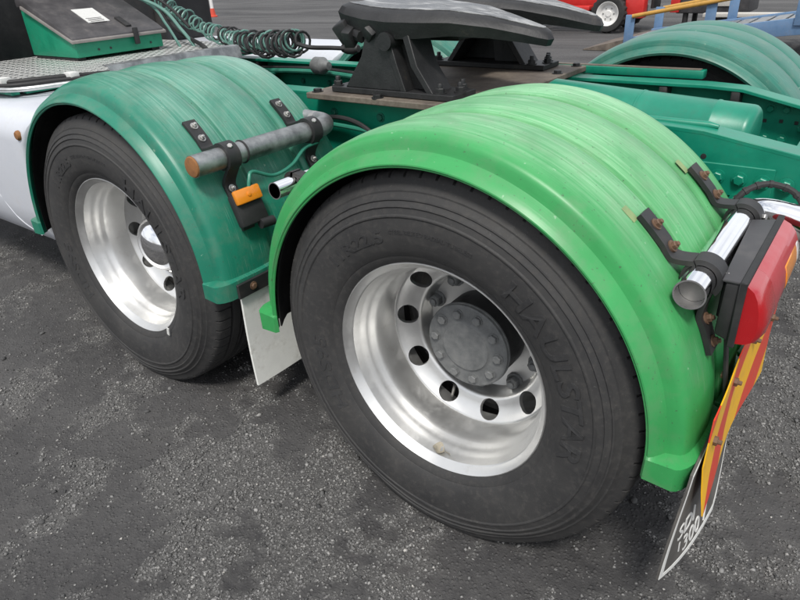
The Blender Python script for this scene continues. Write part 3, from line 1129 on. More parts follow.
# rear guard: chrome tube held by two straps
TR = 0.0295
tube_r = (0.535, 0.853)
for (y0, y1) in ((0.114, 0.160), (0.466, 0.510)):
    strap(g_rear, CR, tube_r, TR + 0.001, y0, y1, 48.0, 38.0, 26.5, 18.5, (44.8, 39.9, 25.0, 20.4), 'bolt_rust')
    MB().hexa((tube_r[0] + 0.036, (y0 + y1) / 2 + 0.004, tube_r[1] + 0.006), (0.9, -0.2, 0.2), 0.009, 0.012, n=6).build('pinch_bolt', 'steel', g_rear)
M['glue'] = painted('old_adhesive', (0.22, 0.30, 0.13), 0.6, (0.2, 0.2, 0.1), 0.6, 0.2, scale=5)
for yy in (0.098, 0.452):                   # old sealant left where the straps sat before
    gl = MB()
    vs, fs = [], []
    for t in (47.6, 48.8, 50.0, 51.0):
        for q in (0.0, 0.012, 0.024):
            jit = 0.002 * math.sin(t * 5 + q * 300)
            vs.append((CR[0] + 0.6022 * math.cos(rad(t)), yy + q + jit, CR[1] + 0.6022 * math.sin(rad(t))))
    for i in range(3):
        for j in range(2):
            fs.append((i * 3 + j, i * 3 + j + 1, i * 3 + j + 4, i * 3 + j + 3))
    gl.add(vs, fs).build('sealant_mark', 'glue', g_rear)
def tube_shell(path, r, wall, n=28):
    mb = MB().tube(path, r, n, caps=False)
    k = len(mb.v)
    mb2 = MB().tube(path, r - wall, n, caps=False)
    mb.add(mb2.v, mb2.f)
    L = len(path)
    for i in range(n):
        j = (i + 1) % n
        mb.f.append((i, j, k + j, k + i))
        e = (L - 1) * n
        mb.f.append((e + i, e + j, k + e + j, k + e + i))
    return mb
elb = [(tube_r[0], 0.045, tube_r[1]), (tube_r[0], 0.20, tube_r[1]), (tube_r[0], 0.36, tube_r[1]), (tube_r[0], 0.515, tube_r[1])]
for t in range(10, 91, 10):
    elb.append((tube_r[0] + 0.075 * (1 - math.cos(rad(t))), 0.515 + 0.075 * math.sin(rad(t)), tube_r[1] - 0.012 * (t / 90) ** 2))
elb += [(tube_r[0] + 0.12, 0.592, tube_r[1] - 0.02), (tube_r[0] + 0.17, 0.594, tube_r[1] - 0.035)]
tube_shell(elb, TR, 0.003).build('support_tube', 'chrome', g_rear, angle=50)
MB().lathe([(0.0, 0.0), (0.0262, 0.0), (0.0262, 0.01), (0, 0.01)], 24, (tube_r[0], 0.075, tube_r[1])).build('tube_plug', 'housing', g_rear)
# wrapped cable over the elbow, ends in the lamp
cab = bezier([(0.500, 0.560, 0.862), (0.522, 0.575, 0.892), (0.560, 0.600, 0.905), (0.610, 0.612, 0.892), (0.640, 0.605, 0.860), (0.632, 0.585, 0.832), (0.615, 0.565, 0.800)], 10)
MB().tube(cab, 0.0075, 10).build('lamp_cable', 'black_rubber', g_rear)
for i in range(3, 55, 3):
    p, q = cab[i], cab[min(i + 1, len(cab) - 1)]
    if i % 6 == 3:
        d = (q - p).normalized() * 0.004
        MB().tube([p - d, p + d], 0.0095, 10).build('cable_tie', 'black_rubber', g_rear)

# front guard: galvanised tube, rusted end cap, amber marker lamp
tube_f = (-0.832, 0.914)
for (y0, y1) in ((0.105, 0.150), (0.470, 0.512)):
    strap(g_front, CF, tube_f, 0.0345, y0, y1, 51.0, 40.5, 29.5, 15.0, (48.6, 44.2, 27.6), 'steel')
    MB().hexa((tube_f[0] + 0.024, (y0 + y1) / 2, tube_f[1] + 0.031), (0.6, -0.3, 0.75), 0.009, 0.011, n=6).build('pinch_bolt', 'steel', g_front)
elb = [(tube_f[0], 0.003, tube_f[1]), (tube_f[0], 0.2, tube_f[1]), (tube_f[0], 0.4, tube_f[1]), (tube_f[0], 0.545, tube_f[1])]
for t in range(10, 91, 10):
    elb.append((tube_f[0] - 0.055 * (1 - math.cos(rad(t))), 0.545 + 0.055 * math.sin(rad(t)), tube_f[1] + 0.004 * (t / 90)))
elb += [(tube_f[0] - 0.12, 0.602, tube_f[1] + 0.006), (tube_f[0] - 0.25, 0.605, tube_f[1] + 0.006)]
MB().tube(elb, 0.033, 28).build('support_tube', 'galv', g_front, angle=50)
MB().lathe([(0.0, -0.0035), (0.022, -0.003), (0.029, -0.001), (0.0315, 0.003), (0.0315, 0.006), (0, 0.006)], 28, (tube_f[0], -0.001, tube_f[1])).build('tube_end_cap', 'brass', g_front)
for yy in (0.555, 0.585):
    a = 0 if yy < 0.56 else 1
MB().tube([(tube_f[0] - 0.07, 0.598, tube_f[1]), (tube_f[0] - 0.085, 0.600, tube_f[1] + 0.004)], 0.036, 24).build('clip', 'steel', g_front)
MB().tube([(tube_f[0] + 0.0335 * math.cos(a) , 0.188, tube_f[1] + 0.0335 * math.sin(a)) for a in np.linspace(0, 2 * math.pi, 25)[:-1]], 0.0035, 8, closed=True).build('cable_tie', 'black_rubber', g_front)
cable = bezier([(tube_f[0] - 0.010, 0.56, tube_f[1] - 0.045), (-0.815, 0.50, 0.872), (-0.815, 0.44, 0.866), (-0.800, 0.36, 0.832), (-0.795, 0.27, 0.822), (-0.797, 0.19, 0.855), (-0.790, 0.165, 0.838), (-0.785, 0.150, 0.79)], 8)
MB().tube(cable, 0.006, 10).build('lamp_cable', 'hose_green', g_front)
# amber side marker on the strap's tail
tm = rad(20.5)
rot = Matrix.Rotation(-(tm), 3, 'Y')
def gp(t, r, c=CF): return Vector((c[0] + r * math.cos(rad(t)), 0, c[1] + r * math.sin(rad(t))))
pm = gp(21.5, 0.632)
lampb = MB().box((pm.x, 0.142, pm.z - 0.008), (0.028, 0.108, 0.105), Matrix.Rotation(-rad(21.5), 3, 'Y')).build('marker_lamp', 'black_rubber', g_front, bevel=0.008)
pm = gp(24.3, 0.650)
MB().box((pm.x, 0.142, pm.z), (0.018, 0.100, 0.046), Matrix.Rotation(-rad(21.5), 3, 'Y')).build('marker_lens', 'lens_amber', g_front, bevel=0.006)
pm = gp(24.3, 0.6595)
MB().hexa((pm.x, 0.142, pm.z), (math.cos(tm), 0, math.sin(tm)), 0.007, 0.003, n=14).build('lens_reflector', 'lens_amber', g_front)
pm = gp(15.5, 0.640)
MB().tube([(pm.x, 0.155, pm.z), (pm.x + 0.005, 0.205, pm.z - 0.002)], 0.016, 14).build('cable_gland', 'black_rubber', g_front)
# stub of the rear guard's leading tube, seen past its edge
sx, sz = -0.640, 0.835
tube_shell([(sx, 0.130, sz), (sx, 0.3, sz), (sx, 0.5, sz), (sx, 0.72, sz)], 0.026, 0.003).build('support_tube', 'chrome', g_rear)
strap(g_rear, CR, (sx, sz), 0.0275, 0.205, 0.240, 158, 157, 146, 140, (142.5,), 'steel')

# white flap between the wheels, hung from the front guard's tail
def sheet(name, fn, nu, nv, th, mat, parent, nrm=Vector((1, 0, 0))):
    vs, fs = [], []
    for k in (0, 1):
        for i in range(nu + 1):
            for j in range(nv + 1):
                vs.append(Vector(fn(i / nu, j / nv)) + nrm * th * k)
    W = nv + 1
    off = (nu + 1) * W
    for k in (0, 1):
        for i in range(nu):
            for j in range(nv):
                a = k * off + i * W + j
                fs.append((a, a + 1, a + W + 1, a + W))
    def edge(a, b): fs.append((a, b, off + b, off + a))
    for i in range(nu):
        edge(i * W, (i + 1) * W)
        edge(i * W + nv, (i + 1) * W + nv)
    for j in range(nv):
        edge(j, j + 1)
        edge(nu * W + j, nu * W + j + 1)
    return MB().add(vs, fs).build(name, mat, parent, angle=30)

wfl = sheet('mudflap', lambda u, v: (-0.762 - 0.010 * math.sin(v * 2.4) + 0.006 * math.sin(u * 5) * v, 0.030 + 0.59 * u + 0.006 * v, 0.520 - 0.375 * v), 14, 12, 0.008, 'flap_white', g_front)
MB().box((-0.748, 0.33, 0.520), (0.010, 0.63, 0.050)).build('flap_bar', 'black_steel', g_front, bevel=0.002, seg=1)
for yy in (0.075, 0.30, 0.53):
    MB().hexa((-0.743, yy, 0.521), (1, 0, 0), 0.010, 0.008, washer=0.014).build('bolt', 'bolt_rust', g_front)

# rear flap: black with white edge and numbers, hung from the rear guard's tail, near corner curled in
def rear_flap(u, v):
    y = -0.045 + 0.62 * u - 0.018 * v * (1 - u)
    z = 0.530 - 0.285 * v
    curl = math.exp(-u * 4.6)
    x = 0.6125 + v * v * (0.034 - 0.085 * max(0.0, u - 0.42)) - 0.052 * curl * v ** 1.5
    return (x, y, z)
M['flap_black'] = painted('dusty_black_flap', (0.085, 0.080, 0.074), 0.7, (0.15, 0.135, 0.115), 0.8, 0.3)
rf = sheet('mudflap', rear_flap, 26, 16, 0.005, 'flap_black', g_rear)
def flap_strip(u0, u1, v0, v1):
    return sheet('flap_edging', lambda u, v: (rear_flap(u0 + (u1 - u0) * u, v0 + (v1 - v0) * v)[0] + 0.0052, *rear_flap(u0 + (u1 - u0) * u, v0 + (v1 - v0) * v)[1:]), 20, 6, 0.0012, 'label_white', g_rear)
flap_strip(0.0, 0.016, 0.0, 1.0)
flap_strip(0.016, 1.0, 0.965, 1.0)
flap_strip(0.016, 1.0, 0.0, 0.03)
def flap_text(s, y0, z0, h, mat='label_white'):
    vs, fs = text_mesh(s, 1.0, 0.5)
    k = h / 0.72
    out = []
    for x, y, z in vs:
        yy, zz = y0 + x * k, z0 + y * k
        u = (yy + 0.045) / 0.62
        v = (0.530 - zz) / 0.285
        out.append((rear_flap(u, v)[0] + (0.0080 if z > 0 else 0.0045), yy, zz))
    par = list(range(len(out)))
    def find(i):
        while par[i] != i:
            par[i] = par[par[i]]
            i = par[i]
        return i
    for f in fs:
        for q in f[1:]:
            par[find(q)] = find(f[0])
    groups = {}
    for f in fs:
        groups.setdefault(find(f[0]), []).append(f)
    for fl in groups.values():                  # each character is a piece of its own
        ids = sorted({i for f in fl for i in f})
        mp = {i: n for n, i in enumerate(ids)}
        MB().add([out[i] for i in ids], [tuple(mp[i] for i in f) for f in fl]).build('lettering', mat, g_rear, smooth=False)
flap_text('SDI', -0.015, 0.318, 0.044)
flap_text('1300 7', -0.012, 0.262, 0.044)

# striped marker plate behind the flap
def marker(u, v):
    y = -0.002 + 0.60 * u
    z = 0.402 + 0.235 * v
    x = 0.640 - 0.014 * math.sin(u * math.pi) + 0.002 * math.sin(u * 9) - 0.0185 * min(1.0, v * 2.3) * math.exp(-u * 1.5)
    return (x + 0.003, y, z)
mk = sheet('marker_plate', marker, 24, 4, 0.0025, 'marker', truck)
for (u, v) in ((0.10, 0.62), (0.40, 0.75), (0.66, 0.86), (0.92, 0.8)):
    p = marker(u, v)
    MB().hexa((p[0] + 0.0025, p[1], p[2]), (1, 0, 0), 0.010, 0.008).hexa((p[0] + 0.010, p[1], p[2]), (1, 0, 0), 0.005, 0.008, n=8).build('bolt', 'bolt_rust', mk)
# bracket stay from tube clamp to the flap
MB().box((0.600, 0.168, 0.690), (0.006, 0.022, 0.245), Matrix.Rotation(rad(-9), 3, 'Y')).build('stay', 'black_steel', g_rear, bevel=0.001, seg=1)
MB().hexa((0.603, 0.17, 0.63), (1, 0, 0), 0.008, 0.008).build('bolt', 'bolt_rust', g_rear)

# ---------------------------------------------------------------- tail lamp
lamp = MB().prism([(0.578, 0.750), (0.580, 0.862), (0.606, 0.864), (0.606, 0.740)], 'y', 0.110, 0.445).build('tail_lamp', 'black_rubber', truck, bevel=0.006)
def lens_mb(y0, y1, grow=0.0, near_round=True):
    pr = [(0.618, 0.8600), (0.632, 0.8530), (0.645, 0.8380), (0.656, 0.812), (0.661, 0.788), (0.660, 0.764), (0.652, 0.748), (0.636, 0.741)]
    vs, fs = [], []
    ys = [y0, y0 + 0.006, y0 + 0.016, y0 + 0.03, y1] if near_round else [y0, y1]
    sc = [0.62, 0.80, 0.93, 1.0, 1.0] if near_round else [1, 1]
    base = (0.625, 0.80)
    loop = [(0.612, 0.738), (0.612, 0.866)] + pr
    n = len(loop)
    for y, k in zip(ys, sc):
        for i, (x, z) in enumerate(loop):
            xx = x if i < 2 else base[0] + (x - base[0]) * k
            zz = 0.80 + (z - 0.80) * (0.93 + 0.07 * k)
            vs.append((xx + grow, y, zz))
    for q in range(len(ys) - 1):
        for i in range(n):
            fs.append((q * n + i, q * n + (i + 1) % n, (q + 1) * n + (i + 1) % n, (q + 1) * n + i))
    fs.append(tuple(range(n)))
    fs.append(tuple((len(ys) - 1) * n + i for i in range(n))[::-1])
    return MB().add(vs, fs)
MB().prism([(0.574, 0.108), (0.605, 0.108), (0.605, 0.47), (0.560, 0.445)], 'z', 0.8625, 0.8690).build('top_cover', 'dark_plastic', lamp, bevel=0.003)
lens_mb(0.112, 0.205).build('lens', 'lens_red', lamp, angle=28)
lens_mb(0.2055, 0.499, 0.0, False).build('lens', 'lens_red_dull', lamp, angle=28)
MB().prism([(0.642, 0.772), (0.642, 0.822), (0.6535, 0.822), (0.6590, 0.806), (0.6625, 0.788), (0.6615, 0.772)], 'y', 0.33, 0.46).build('lens', 'lens_amber', lamp, bevel=0.002, seg=1)
MB().prism([(0.642, 0.772), (0.642, 0.822), (0.6535, 0.822), (0.6590, 0.806), (0.6625, 0.788), (0.6615, 0.772)], 'y', 0.468, 0.492).build('lens', 'lens_clear', lamp, bevel=0.002, seg=1)
MB().prism([(0.604, 0.734), (0.604, 0.870), (0.617, 0.8712), (0.617, 0.733)], 'y', 0.104, 0.50).build('lens_seal', 'black_rubber', lamp, bevel=0.002, seg=1)
MB().box((0.575, 0.33, 0.80), (0.012, 0.34, 0.075)).build('lamp_bracket', 'black_steel', lamp, bevel=0.002, seg=1)
for yy in (0.20, 0.42):
    MB().hexa((0.569, yy, 0.815), (-1, 0, 0), 0.010, 0.010).build('bolt', 'steel', lamp)
MB().tube(bezier([(0.60, 0.56, 0.80), (0.64, 0.60, 0.80), (0.70, 0.66, 0.815), (0.78, 0.70, 0.80)], 8), 0.026, 16).build('wrapped_loom', 'housing', lamp)

# ---------------------------------------------------------------- chassis rails
def rail(y_web, sgn, taper0):
    """C channel: web plane y_web, flanges towards sgn"""
    h0 = 0.962 if sgn < 0 else 0.972
    top = [(-4.3, h0), (taper0, h0), (taper0 + 0.12, h0 - 0.006), (0.62, 0.888 if sgn < 0 else 0.922)]
    bot = [(0.62, 0.68), (taper0, 0.66), (-4.3, 0.66)]
    r = MB().prism(top + bot, 'y', y_web, y_web - 0.010 * sgn).build('chassis_rail', 'teal_paint', truck, bevel=0.001, seg=1)
    for line, dz in ((top, 0.0), (bot, 0.0)):
        fl = MB()
        vs, fs = [], []
        for x, z in line:
            s = 1 if line is top else -1
            for y, zz in ((y_web - 0.0105 * sgn, z + s * 0.003), (y_web + 0.075 * sgn, z + s * 0.003), (y_web + 0.075 * sgn, z - s * 0.010), (y_web - 0.0105 * sgn, z - s * 0.010)):
                vs.append((x, y, zz))
        n = len(line)
        for i in range(n - 1):
            for k in range(4):
                fs.append((i * 4 + k, i * 4 + (k + 1) % 4, (i + 1) * 4 + (k + 1) % 4, (i + 1) * 4 + k))
        fs += [(0, 1, 2, 3), tuple((n - 1) * 4 + k for k in (3, 2, 1, 0))]
        fl.add(vs, fs).build('flange', 'teal_paint', r, bevel=0.002, seg=1)
    return r

YN, YF = 0.800, 1.560
near_rail = rail(YN, 1, 0.24)
far_rail = rail(YF, -1, 0.20)
# reinforcement and bolts on the near rail's outer face
MB().box((0.45, YN - 0.0135, 0.845), (0.20, 0.007, 0.085)).build('bolt_plate', 'teal_paint', near_rail, bevel=0.002, seg=1)
for x, z in ((0.415, 0.852), (0.47, 0.851), (0.415, 0.79), (0.47, 0.79), (0.525, 0.851), (0.58, 0.85)):
    MB().hexa((x, YN - 0.017, z), (0, -1, 0), 0.0145, 0.014, washer=0.020).build('bolt', 'teal_paint', near_rail)
MB().hexa((0.37, YN - 0.0102, 0.90), (0, -1, 0), 0.0075, 0.0009, n=18).build('hole', 'black_rubber', near_rail)
for i in range(26):
    x = -3.4 + i * 0.115
    MB().hexa((x, YN - 0.010, 0.905 if i % 2 else 0.74), (0, -1, 0), 0.0125, 0.012, washer=0.018).build('bolt', 'teal_dark', near_rail)
# bolts and holes on the inside of the far rail
for x, z in ((0.41, 0.905), (0.462, 0.905), (0.41, 0.80), (0.465, 0.80), (0.52, 0.845)):
    MB().hexa((x, YF, z - 0.02), (0, -1, 0), 0.013, 0.012, washer=0.018).build('bolt', 'teal_paint', far_rail)
for x, z in ((0.40, 0.862), (0.452, 0.864), (0.50, 0.862)):
    MB().box((x, YF - 0.0005, z - 0.02), (0.012, 0.003, 0.012)).build('hole', 'black_rubber', far_rail)
for i in range(34):
    x = -3.3 + i * 0.066
    MB().hexa((x, YF, 0.90 - 0.05 * (i % 3 == 0)), (0, -1, 0), 0.012, 0.012, washer=0.017).build('bolt', 'teal_dark', far_rail)
for x in (-2.1, -1.0, -0.2):
    MB().prism([(x - 0.05, 0.70), (x + 0.05, 0.70), (x + 0.05, 0.712), (x - 0.038, 0.712), (x - 0.038, 0.888), (x + 0.05, 0.888), (x + 0.05, 0.90), (x - 0.05, 0.90)], 'y', YN + 0.001, YF - 0.001).build('cross_member', 'teal_dark', truck, bevel=0.001, seg=1)
MB().prism([(0.55, 0.69), (0.61, 0.69), (0.61, 0.70), (0.56, 0.70), (0.56, 0.85), (0.61, 0.85), (0.61, 0.86), (0.55, 0.86)], 'y', YN + 0.001, YF - 0.001).build('cross_member', 'teal_paint', truck, bevel=0.001, seg=1)
# packer bar with rounded end on the near rail's top flange
MB().tube([(-0.10, 0.842, 0.978), (0.36, 0.842, 0.972), (0.385, 0.842, 0.970)], [0.011, 0.011, 0.006], 12).build('packer_bar', 'teal_paint', truck)
# rusty-topped channel beside the far guard
ch = MB().box((-0.16, 1.668, 0.972), (0.62, 0.055, 0.030)).build('side_channel', 'teal_paint', truck, bevel=0.003)
MB().box((-0.165, 1.668, 0.9885), (0.60, 0.030, 0.004)).build('channel_top', 'rust_plate', ch)
# air tank lying between the rails
tk = empty('air_tank', (0.0, 1.19, 0.888), truck)
def tank():
    pr = [(0.0, -0.30)] + [(0.094 * math.sin(rad(t)), -0.26 - 0.04 * math.cos(rad(t))) for t in (30, 60, 90)]
    pr += [(0.094, 0.06), (0.0955, 0.062), (0.0955, 0.068), (0.094, 0.07), (0.094, 0.30), (0.096, 0.303), (0.096, 0.309), (0.0945, 0.312)]
    pr += [(0.0945, 0.405)] + [(0.070 + 0.0245 * math.cos(rad(t)), 0.405 + 0.026 * math.sin(rad(t))) for t in (20, 40, 60, 80)] + [(0.05, 0.4335), (0.0, 0.435)]
    return MB().lathe(pr, 48, (0, 0, 0), 'x')
to = tank().build('tank_shell', 'teal_paint', tk, local=True)
to.rotation_euler = (0, rad(3.2), rad(-2.0))
to.scale = (1, 1.1, 1.1)

# ---------------------------------------------------------------- fifth wheel
MB().box((-0.685, YC, 0.976), (0.74, 0.93, 0.022)).build('mounting_plate', 'rust_plate', truck, bevel=0.003, seg=1)
fw = empty('fifth_wheel', (-0.66, YC, 0.987), truck)


def coupling_top():
    # outline (x rearwards, y from centre) of one half, from the front centre round to the throat
    half = [(-0.285, 0.00), (-0.285, 0.16), (-0.280, 0.25), (-0.268, 0.310), (-0.290, 0.340), (-0.270, 0.380), (-0.22, 0.405), (-0.12, 0.428), (-0.02, 0.432), (0.09, 0.418), (0.20, 0.385), (0.32, 0.325),
            (0.41, 0.280), (0.455, 0.262), (0.485, 0.240), (0.490, 0.205), (0.470, 0.175), (0.36, 0.130), (0.22, 0.078), (0.10, 0.045), (0.03, 0.030), (0.005, 0.0)]
    outline = half + [(x, -y) for x, y in half[::-1][1:-1]]
    n = len(outline)
    def ztop(x, y):
        z = 0.288 - 0.065 * x
        z -= 0.050 * max(0.0, (x - 0.16) / 0.33) ** 1.4
        z -= 0.016 * max(0.0, (abs(y) - 0.33) / 0.1) ** 2
        return z
    vs, fs = [], []
    cent = (-0.16, 0.0)
    rings = []
    # inner rings shrink towards the coupling's bridge so the plate has real curvature
    for k, sc in enumerate((1.0, 0.985, 0.93)):
        ring = []
        for i, (x, y) in enumerate(outline):
            tx, ty = x, y
            # move away from the edge along the local inward direction
            x0, y0 = outline[i - 1]
            x1, y1 = outline[(i + 1) % n]
            d = Vector((x1 - x0, y1 - y0)).normalized()
            inw = Vector((d.y, -d.x))
            off = (0, 0.016, 0.045)[k] if x < 0.40 else (0, 0.010, 0.028)[k]
            px, py = x + inw.x * off, y + inw.y * off
            ring.append(len(vs))
            vs.append((px, py, ztop(px, py) - (0.026, 0.008, 0.0)[k]))
        rings.append(ring)
    bot = []
    for i, (x, y) in enumerate(outline):
        th = 0.082 - 0.036 * max(0.0, (x - 0.02) / 0.47)
        if x < -0.20: th = 0.105
        bot.append(len(vs))
        x0, y0 = outline[i - 1]
        x1, y1 = outline[(i + 1) % n]
        d = Vector((x1 - x0, y1 - y0)).normalized()
        inw = Vector((d.y, -d.x))
        o_ = 0.020 if x < 0.3 else 0.010
        vs.append((x + inw.x * o_, y + inw.y * o_, ztop(x, y) - th))
    def bridge(a, b):
        for i in range(n):
            j = (i + 1) % n
            fs.append((a[i], a[j], b[j], b[i]))
    bridge(bot, rings[0])
    bridge(rings[0], rings[1])
    bridge(rings[1], rings[2])
    fs.append(tuple(rings[2]))
    fs.append(tuple(bot[::-1]))
    # worn running face: a thin skin 1.5 mm proud of the casting
    face = MB()
    f0 = [(vs[i][0], vs[i][1], vs[i][2] + 0.0015) for i in rings[2]]
    f1 = [(x, y, z - 0.004) for x, y, z in f0]
    face.add(f0 + f1, [tuple(range(n)), tuple(range(2 * n - 1, n - 1, -1))] + [(i, (i + 1) % n, n + (i + 1) % n, n + i) for i in range(n)])
    return MB().add(vs, fs), face


mbt, mbface = coupling_top()
ct = mbt.build('coupling_plate', 'cast', fw, local=True, angle=32)
cf = mbface.build('running_face', 'coupling', fw, local=True, smooth=False)
for o in (ct, cf):                          # triangulate the concave caps
    bm = bmesh.new()
    bm.from_mesh(o.data)
    bmesh.ops.triangulate(bm, faces=[f for f in bm.faces if len(f.verts) > 4])
    bm.to_mesh(o.data)
    bm.free()
for s in (-1, 1):
    # cast pedestal, broad at the foot, with recessed inner web
    y = 0.345 * s
    mbp = MB()
    mbp.prism([(-0.236, 0.0215), (0.040, 0.0215), (0.005, 0.110), (-0.030, 0.226), (-0.116, 0.2345), (-0.153, 0.130)], 'y', y + s * 0.050, y + s * 0.066)
    MB().prism([(-0.02, 0.022), (0.135, 0.022), (0.075, 0.105), (0.040, 0.225), (-0.05, 0.228)], 'y', y - 0.012, y + 0.012).build('pedestal_web', 'cast', fw, local=True, bevel=0.002, seg=1)
    MB().prism([(0.020, 0.0212), (0.043, 0.0212), (0.008, 0.112), (-0.028, 0.224), (-0.048, 0.224), (-0.014, 0.108)], 'y', y + s * 0.012, y + s * 0.070).build('pedestal_rib', 'cast', fw, local=True, bevel=0.002, seg=1)
    ped = mbp.build('pedestal', 'cast', fw, local=True, bevel=0.003, seg=1)
    lo, hi = (y - 0.075, y + 0.012) if s < 0 else (y - 0.012, y + 0.075)
    MB().prism([(-0.237, 0.020), (-0.210, 0.020), (-0.125, 0.132), (-0.092, 0.232), (-0.117, 0.236), (-0.154, 0.132)], 'y', y - 0.062, y + 0.062).build('pedestal_rib', 'cast', fw, local=True, bevel=0.002, seg=1)
    MB().prism([(0.125, 0.020), (0.152, 0.020), (0.088, 0.108), (0.049, 0.230), (0.022, 0.228), (0.062, 0.104)], 'y', y - 0.062, y + 0.062).build('pedestal_rib', 'cast', fw, local=True, bevel=0.002, seg=1)
    MB().box((-0.03, y, 0.012), (0.54, 0.150, 0.020)).build('pedestal_foot', 'cast', fw, local=True, bevel=0.002, seg=1)
    MB().tube([(-0.03, y - 0.085, 0.185), (-0.03, y + 0.085, 0.185)], 0.030, 20).build('pivot_pin', 'cast', fw, local=True)
    for bx in (-0.285, -0.265, 0.175, 0.200, 0.222):
        by = y + random.choice((-0.05, 0.05, 0.0)) * 0 + (0.052 if bx in (-0.265, 0.200) else -0.052)
        if bx == 0.222: by = y
        mbb = MB().hexa((bx, by, 0.021), (0, 0, 1), 0.016, 0.020, washer=0.022).hexa((bx, by, 0.040), (0, 0, 1), 0.009, 0.016, n=10)
        mbb.build('bolt', 'cast', fw, local=True)
MB().tube(bezier([(-0.15, -0.40, 0.195), (-0.22, -0.37, 0.21), (-0.27, -0.25, 0.22), (-0.29, -0.05, 0.215)], 8), 0.022, 8).build('release_handle', 'cast', fw, local=True)
for (lx, ly, lz, lr) in ((-0.235, -0.385, 0.205, 0.034), (-0.20, -0.41, 0.185, 0.026), (-0.265, -0.33, 0.20, 0.030), (-0.10, -0.415, 0.195, 0.024), (-0.28, -0.18, 0.205, 0.032), (0.0, -0.40, 0.20, 0.022)):
    lug = MB().box((lx, ly + 0.012, lz + 0.014), (lr * 2.3, lr * 1.6, lr * 2.2), Matrix.Rotation(lx * 9, 3, 'Y') @ Matrix.Rotation(ly * 5, 3, 'Z') @ Matrix.Rotation(lz * 7, 3, 'X'))
    lug.v = [(x + random.uniform(-.006, .006), y + random.uniform(-.006, .006), z + random.uniform(-.006, .006)) for x, y, z in lug.v]
    lug.build('cast_lug', 'cast', fw, local=True, bevel=0.006)
MB().box((-0.06, -0.02, 0.20), (0.34, 0.30, 0.08)).build('lock_housing', 'cast', fw, local=True, bevel=0.012)
# plate fixings along the edges
for x, y in ((-1.02, 0.745), (-0.40, 0.745), (-0.35, 1.62), (-0.72, 0.735), (-1.02, 1.60), (-0.345, 1.0), (-0.345, 1.42)):
    MB().hexa((x, y, 0.987), (0, 0, 1), 0.016, 0.013, washer=0.022).build('bolt', 'cast', truck)

# things seen between the two guards: air line loop, brake pot, spring
MB().tube(bezier([(-0.62, 0.72, 0.74), (-0.66, 0.72, 0.86), (-0.60, 0.715, 0.915), (-0.45, 0.715, 0.93), (-0.30, 0.72, 0.90), (-0.22, 0.73, 0.82)], 10), 0.011, 10).build('air_line', 'hose_green', truck)
MB().lathe([(0.0, -0.09), (0.06, -0.085), (0.078, -0.07), (0.082, -0.01), (0.088, 0.0), (0.082, 0.01), (0.078, 0.075), (0.05, 0.09), (0.0, 0.09)], 32, (-0.42, 0.70, 0.72), 'x').build('brake_chamber', 'teal_dark', truck)
for ax_ in (0.0, -WB):
    mbs = MB()
    for k in range(7):
        hl = 0.52 - k * 0.05
        mbs.add(*(lambda q: (q.v, q.f))(MB().prism([(ax_ - hl, 0.655 - 0.014 * k + 0.02 * (hl / 0.52) ** 2), (ax_ + hl, 0.655 - 0.014 * k + 0.02 * (hl / 0.52) ** 2), (ax_ + hl, 0.642 - 0.014 * k + 0.02 * (hl / 0.52) ** 2), (ax_ - hl, 0.642 - 0.014 * k + 0.02 * (hl / 0.52) ** 2)], 'y', 0.70, 0.775)))
    mbs.build('leaf_spring', 'cast', truck)
for k in range(2):
    MB().tube(bezier([(-0.70 + 0.05 * k, 0.77, 0.70), (-0.74 + 0.04 * k, 0.74, 0.84), (-0.90, 0.74, 0.90 - 0.03 * k), (-1.2, 0.76, 0.86)], 8), 0.009, 8).build('air_line', 'hose_green' if k else 'black_rubber', truck)
for k, (yy, zz, mt) in enumerate(((0.885, 0.935, 'black_rubber'), (0.905, 0.925, 'hose_green'), (0.925, 0.93, 'black_rubber'), (1.50, 0.925, 'black_rubber'), (1.485, 0.91, 'hose_green'))):
    MB().tube(bezier([(-3.2, yy, zz), (-2.4, yy + 0.01, zz - 0.012), (-1.7, yy - 0.008, zz + 0.008), (-1.1, yy, zz - 0.03), (-0.5, yy + 0.01, zz - 0.05), (0.0, yy, zz - 0.06), (0.25, yy + 0.02, zz - 0.09), (0.42, yy + 0.03, zz - 0.15)], 8), 0.009 if k % 2 else 0.012, 8).build('air_line', mt, truck)
for x in (-2.2, -1.75, -1.3, 0.05, 0.3):
    MB().box((x, 1.522, 0.925), (0.03, 0.07, 0.05)).build('hose_clamp', 'black_steel', truck, bevel=0.004)
# grey valve behind the front guard
MB().lathe([(0.0, -0.05), (0.03, -0.048), (0.042, -0.03), (0.042, 0.02), (0.03, 0.035), (0.02, 0.06), (0.0, 0.062)], 20, (-1.62, 1.40, 0.965), 'x').build('air_valve', 'hub', truck)

